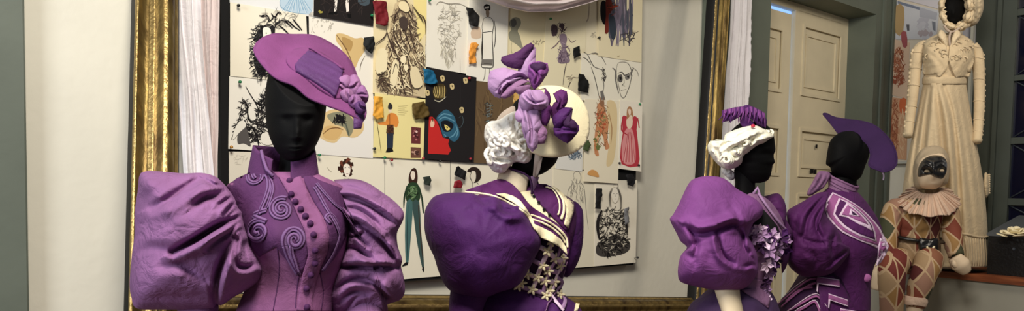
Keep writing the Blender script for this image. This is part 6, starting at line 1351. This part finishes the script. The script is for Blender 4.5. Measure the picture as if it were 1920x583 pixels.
# calico hands with stubby stuffed fingers
def dollhand(c, tip, D, th_):
    limb('hand', [(c[0], c[1], D), ((c[0]+tip[0])/2, (c[1]+tip[1])/2, D-.01), (tip[0], tip[1], D-.01)], [.040, .056, .030], M['dollskin'], 'stuffed calico hand', cr=0)
    dx, dy = tip[0]-c[0], tip[1]-c[1]; L_ = math.hypot(dx, dy); ux, uy = dx/L_, dy/L_
    for k in range(4):
        o_ = (k-1.5)*3.6; ln = [8, 11, 10, 7][k]
        sx_, sy_ = c[0]+dx*.55-uy*o_, c[1]+dy*.55+ux*o_
        limb('finger', [(sx_, sy_, D-.02), (sx_+ux*ln*.6, sy_+uy*ln*.6, D-.025), (sx_+ux*ln*1.15-uy*o_*.1, sy_+uy*ln*1.15, D-.012)], [.014, .013, .008], M['dollskin'], cr=0, n=8)
    limb('thumb', [(c[0]-uy*th_*4+ux*4, c[1]+ux*th_*4+uy*4, D-.02), (c[0]-uy*th_*9+ux*10, c[1]+ux*th_*9+uy*10, D-.03), (c[0]-uy*th_*10+ux*16, c[1]+ux*th_*10+uy*16, D-.03)], [.014, .014, .009], M['dollskin'], cr=0, n=8)
dollhand((1656, 494), (1643, 544), D6-.20, -1)
dollhand((1790, 482), (1812, 510), D6-.18, 1)
mk('head', *star([(1721, 340), (1718, 322), (1722, 304), (1734, 290), (1752, 285), (1768, 288), (1776, 304), (1776, 324), (1770, 340), (1760, 351), (1750, 355), (1736, 354), (1726, 350)], (1748, 322), D6-.06, .11, [('b', 1750, 328, 5, 8, .02), ('b', 1750, 345, 9, 3, .006)], 80, 50), M['dollskin'], parent=dl_, label='calico head')
hood = star([(1716, 352), (1712, 330), (1713, 308), (1719, 292), (1728, 280), (1742, 274), (1758, 273), (1770, 279), (1778, 291), (1781, 306), (1780, 326), (1776, 344), (1760, 352), (1738, 356)], (1747, 314), D6, .13, [('c', [(1722, 300), (1738, 284), (1760, 280)], .012, 4, 1)], 80, 50, crump=.003, cs=.06)
mk('hood', *hood, M['hood'], parent=dl_, label='grey beige hood')
mo = [(1721, 331), (1721, 318), (1725, 306), (1735, 295), (1750, 290), (1766, 292), (1775, 302), (1776, 316), (1773, 328), (1766, 337), (1752, 338), (1741, 334), (1729, 333)]
mk('half_mask', *star(mo, (1748, 314), D6-.09, .11, [('b', 1738, 320, 7, 4, -.035), ('b', 1766, 319, 6, 4, -.035), ('c', [(1727, 316), (1736, 308), (1746, 314)], -.008, 2, 0), ('c', [(1756, 313), (1764, 307), (1773, 314)], -.008, 2, 0), ('b', 1751, 318, 3, 12, .022), ('c', [(1734, 300), (1750, 304), (1766, 300)], -.008, 1.8, 0), ('b', 1751, 328, 5, 5, .014)], 120, 80), M['maskleather'], parent=dl_, label='black leather half mask')
mk('mask_eye', *ellipsoid(P(1738, 321, D6-.172), (.018, .01, .009), 10, 6), M['hood'], parent=dl_, label='grey eye opening')
mk('mask_eye', *ellipsoid(P(1766, 320, D6-.168), (.015, .01, .009), 10, 6), M['hood'], parent=dl_, label='grey eye opening')
# pleated ruff lying on the shoulders
nu, nr = 220, 14; V = []; T = []
for j in range(nr+1):
    v = j/nr
    for i in range(nu):
        a = 2*math.pi*i/nu
        ruf = (.15+.85*v)*(.022*math.sin(a*23+.8*math.sin(3*a))+.010*math.sin(a*57))
        x = 1743+(20+v*38)*math.cos(a)*(1+.10*math.sin(a*23)*v*.35); y = 357+(6+v*24)*math.sin(a)+v*18+1.6*v*math.sin(a*9)+5*v*math.cos(a)*(1 if math.cos(a) > 0 else -.2)
        V.append(P(x, y, D6-(.05+.13*v)*math.sin(a)*1.0-.03*v-ruf))
for j in range(nr):
    for i in range(nu):
        T.append((j*nu+i, (j+1)*nu+i, (j+1)*nu+(i+1) % nu, j*nu+(i+1) % nu))
mk('ruff', *shell(V, [CM @ Vector((0, .2, 1))]*len(V), T, .004), M['ruff'], parent=dl_, label='dusty pink pleated ruff')
belt = []
for a in np.linspace(0, 2*math.pi, 40, endpoint=False): belt.append(P(1722+46*math.cos(a), 446+6*math.cos(a)+6*math.sin(a), D6-.155*math.sin(a)))
mk('belt', *tube(belt, .03, 8, closed=True, flat=.45), M['leather'], parent=dl_, label='black belt')
mk('belt_pouch', *star([(1724, 446), (1742, 448), (1758, 446), (1762, 460), (1758, 476), (1742, 482), (1728, 476), (1722, 462)], (1742, 463), D6-.17, .04, (), 40, 24, crump=.006, cs=.08), M['leather'], parent=dl_, label='black hanging purse')
mk('purse_clasp', *tube([P(x, y, D6-.215) for x, y in smooth_poly([(1738, 462), (1741, 468), (1748, 466), (1752, 462)], 4)], .006, 6), M['cream'], parent=dl_, label='pale clasp')

# ------------------------------------------------------------------ black case and white rose at the right
cz0 = zP
ct0 = rt_of(1852, 480, PF-.10)
topz = rz_of(1856, 442, PF-.10)
case = thing('black_case', 'large black case with grey lid lying on the platform at the far right', 'case', rp(ct0+.3, zP, .4))
zback = rz_of(1853, 406, .10); tE = t_end-.2
def prism(o0, o1, z0, zf, zk, ta, tb):
    V = [rp(t, z, o) for t in (ta, tb) for o, z in ((o1, z0), (o0, z0), (o0, zk), (o1, zf))]
    return V, [(0, 1, 2, 3), (7, 6, 5, 4), (0, 4, 5, 1), (1, 5, 6, 2), (2, 6, 7, 3), (3, 7, 4, 0)]
mk('case_body', *prism(.10, PF-.10, zP, topz, zback, ct0, tE), M['leather'], parent=case, smooth=False)
lidV, lidF = prism(.09, PF-.09, topz, topz+.018, zback+.018, ct0-.01, tE+.01)
for q in (0, 1, 4, 5): lidV[q].z = (topz if q in (0, 4) else zback)
mk('case_lid', lidV, lidF, mat('grey_lid', (84, 88, 92), .5), parent=case, smooth=False, label='dark grey sloping lid')
LP = Plane(rp(ct0, topz+.018, PF-.09), (rp(ct0+1, topz, PF-.09)-rp(ct0, topz, PF-.09)).cross(rp(ct0, zback, .09)-rp(ct0, topz, PF-.09)))
if LP.n.z < 0: LP.n = -LP.n
for i in range(4): mk('stud', *ellipsoid(rp(ct0+.15+.3*i, topz-.08, PF-.10), (.012,)*3, 8, 5), M['lead'], parent=case)
rs_ = thing('white_rose', 'white fabric rose lying on the black case', 'flower', P(1902, 448, 3.95))
rc = LP.at(1904, 443); rs_.location = rc; BASE[rs_] = rc
nn = LP.n; ux = nn.cross(Vector((0, 0, 1))).normalized(); uy = nn.cross(ux)
for k in range(17):
    a = k*2.399; rad = .010+.0042*k; c = rc+ux*rad*math.cos(a)+uy*rad*math.sin(a)+nn*(.050-.0022*k)
    rd = ux*math.cos(a)+uy*math.sin(a); t = (rd+nn*(.9 if k < 7 else .35)).normalized(); sd_ = nn.cross(rd).normalized(); up = t.cross(sd_).normalized()
    mk('petal', *ellipsoid(c, (.022+.0008*k, .024+.0010*k, .006), 12, 7, R=Matrix((t, sd_, up)).transposed()), M['cream'], parent=rs_)
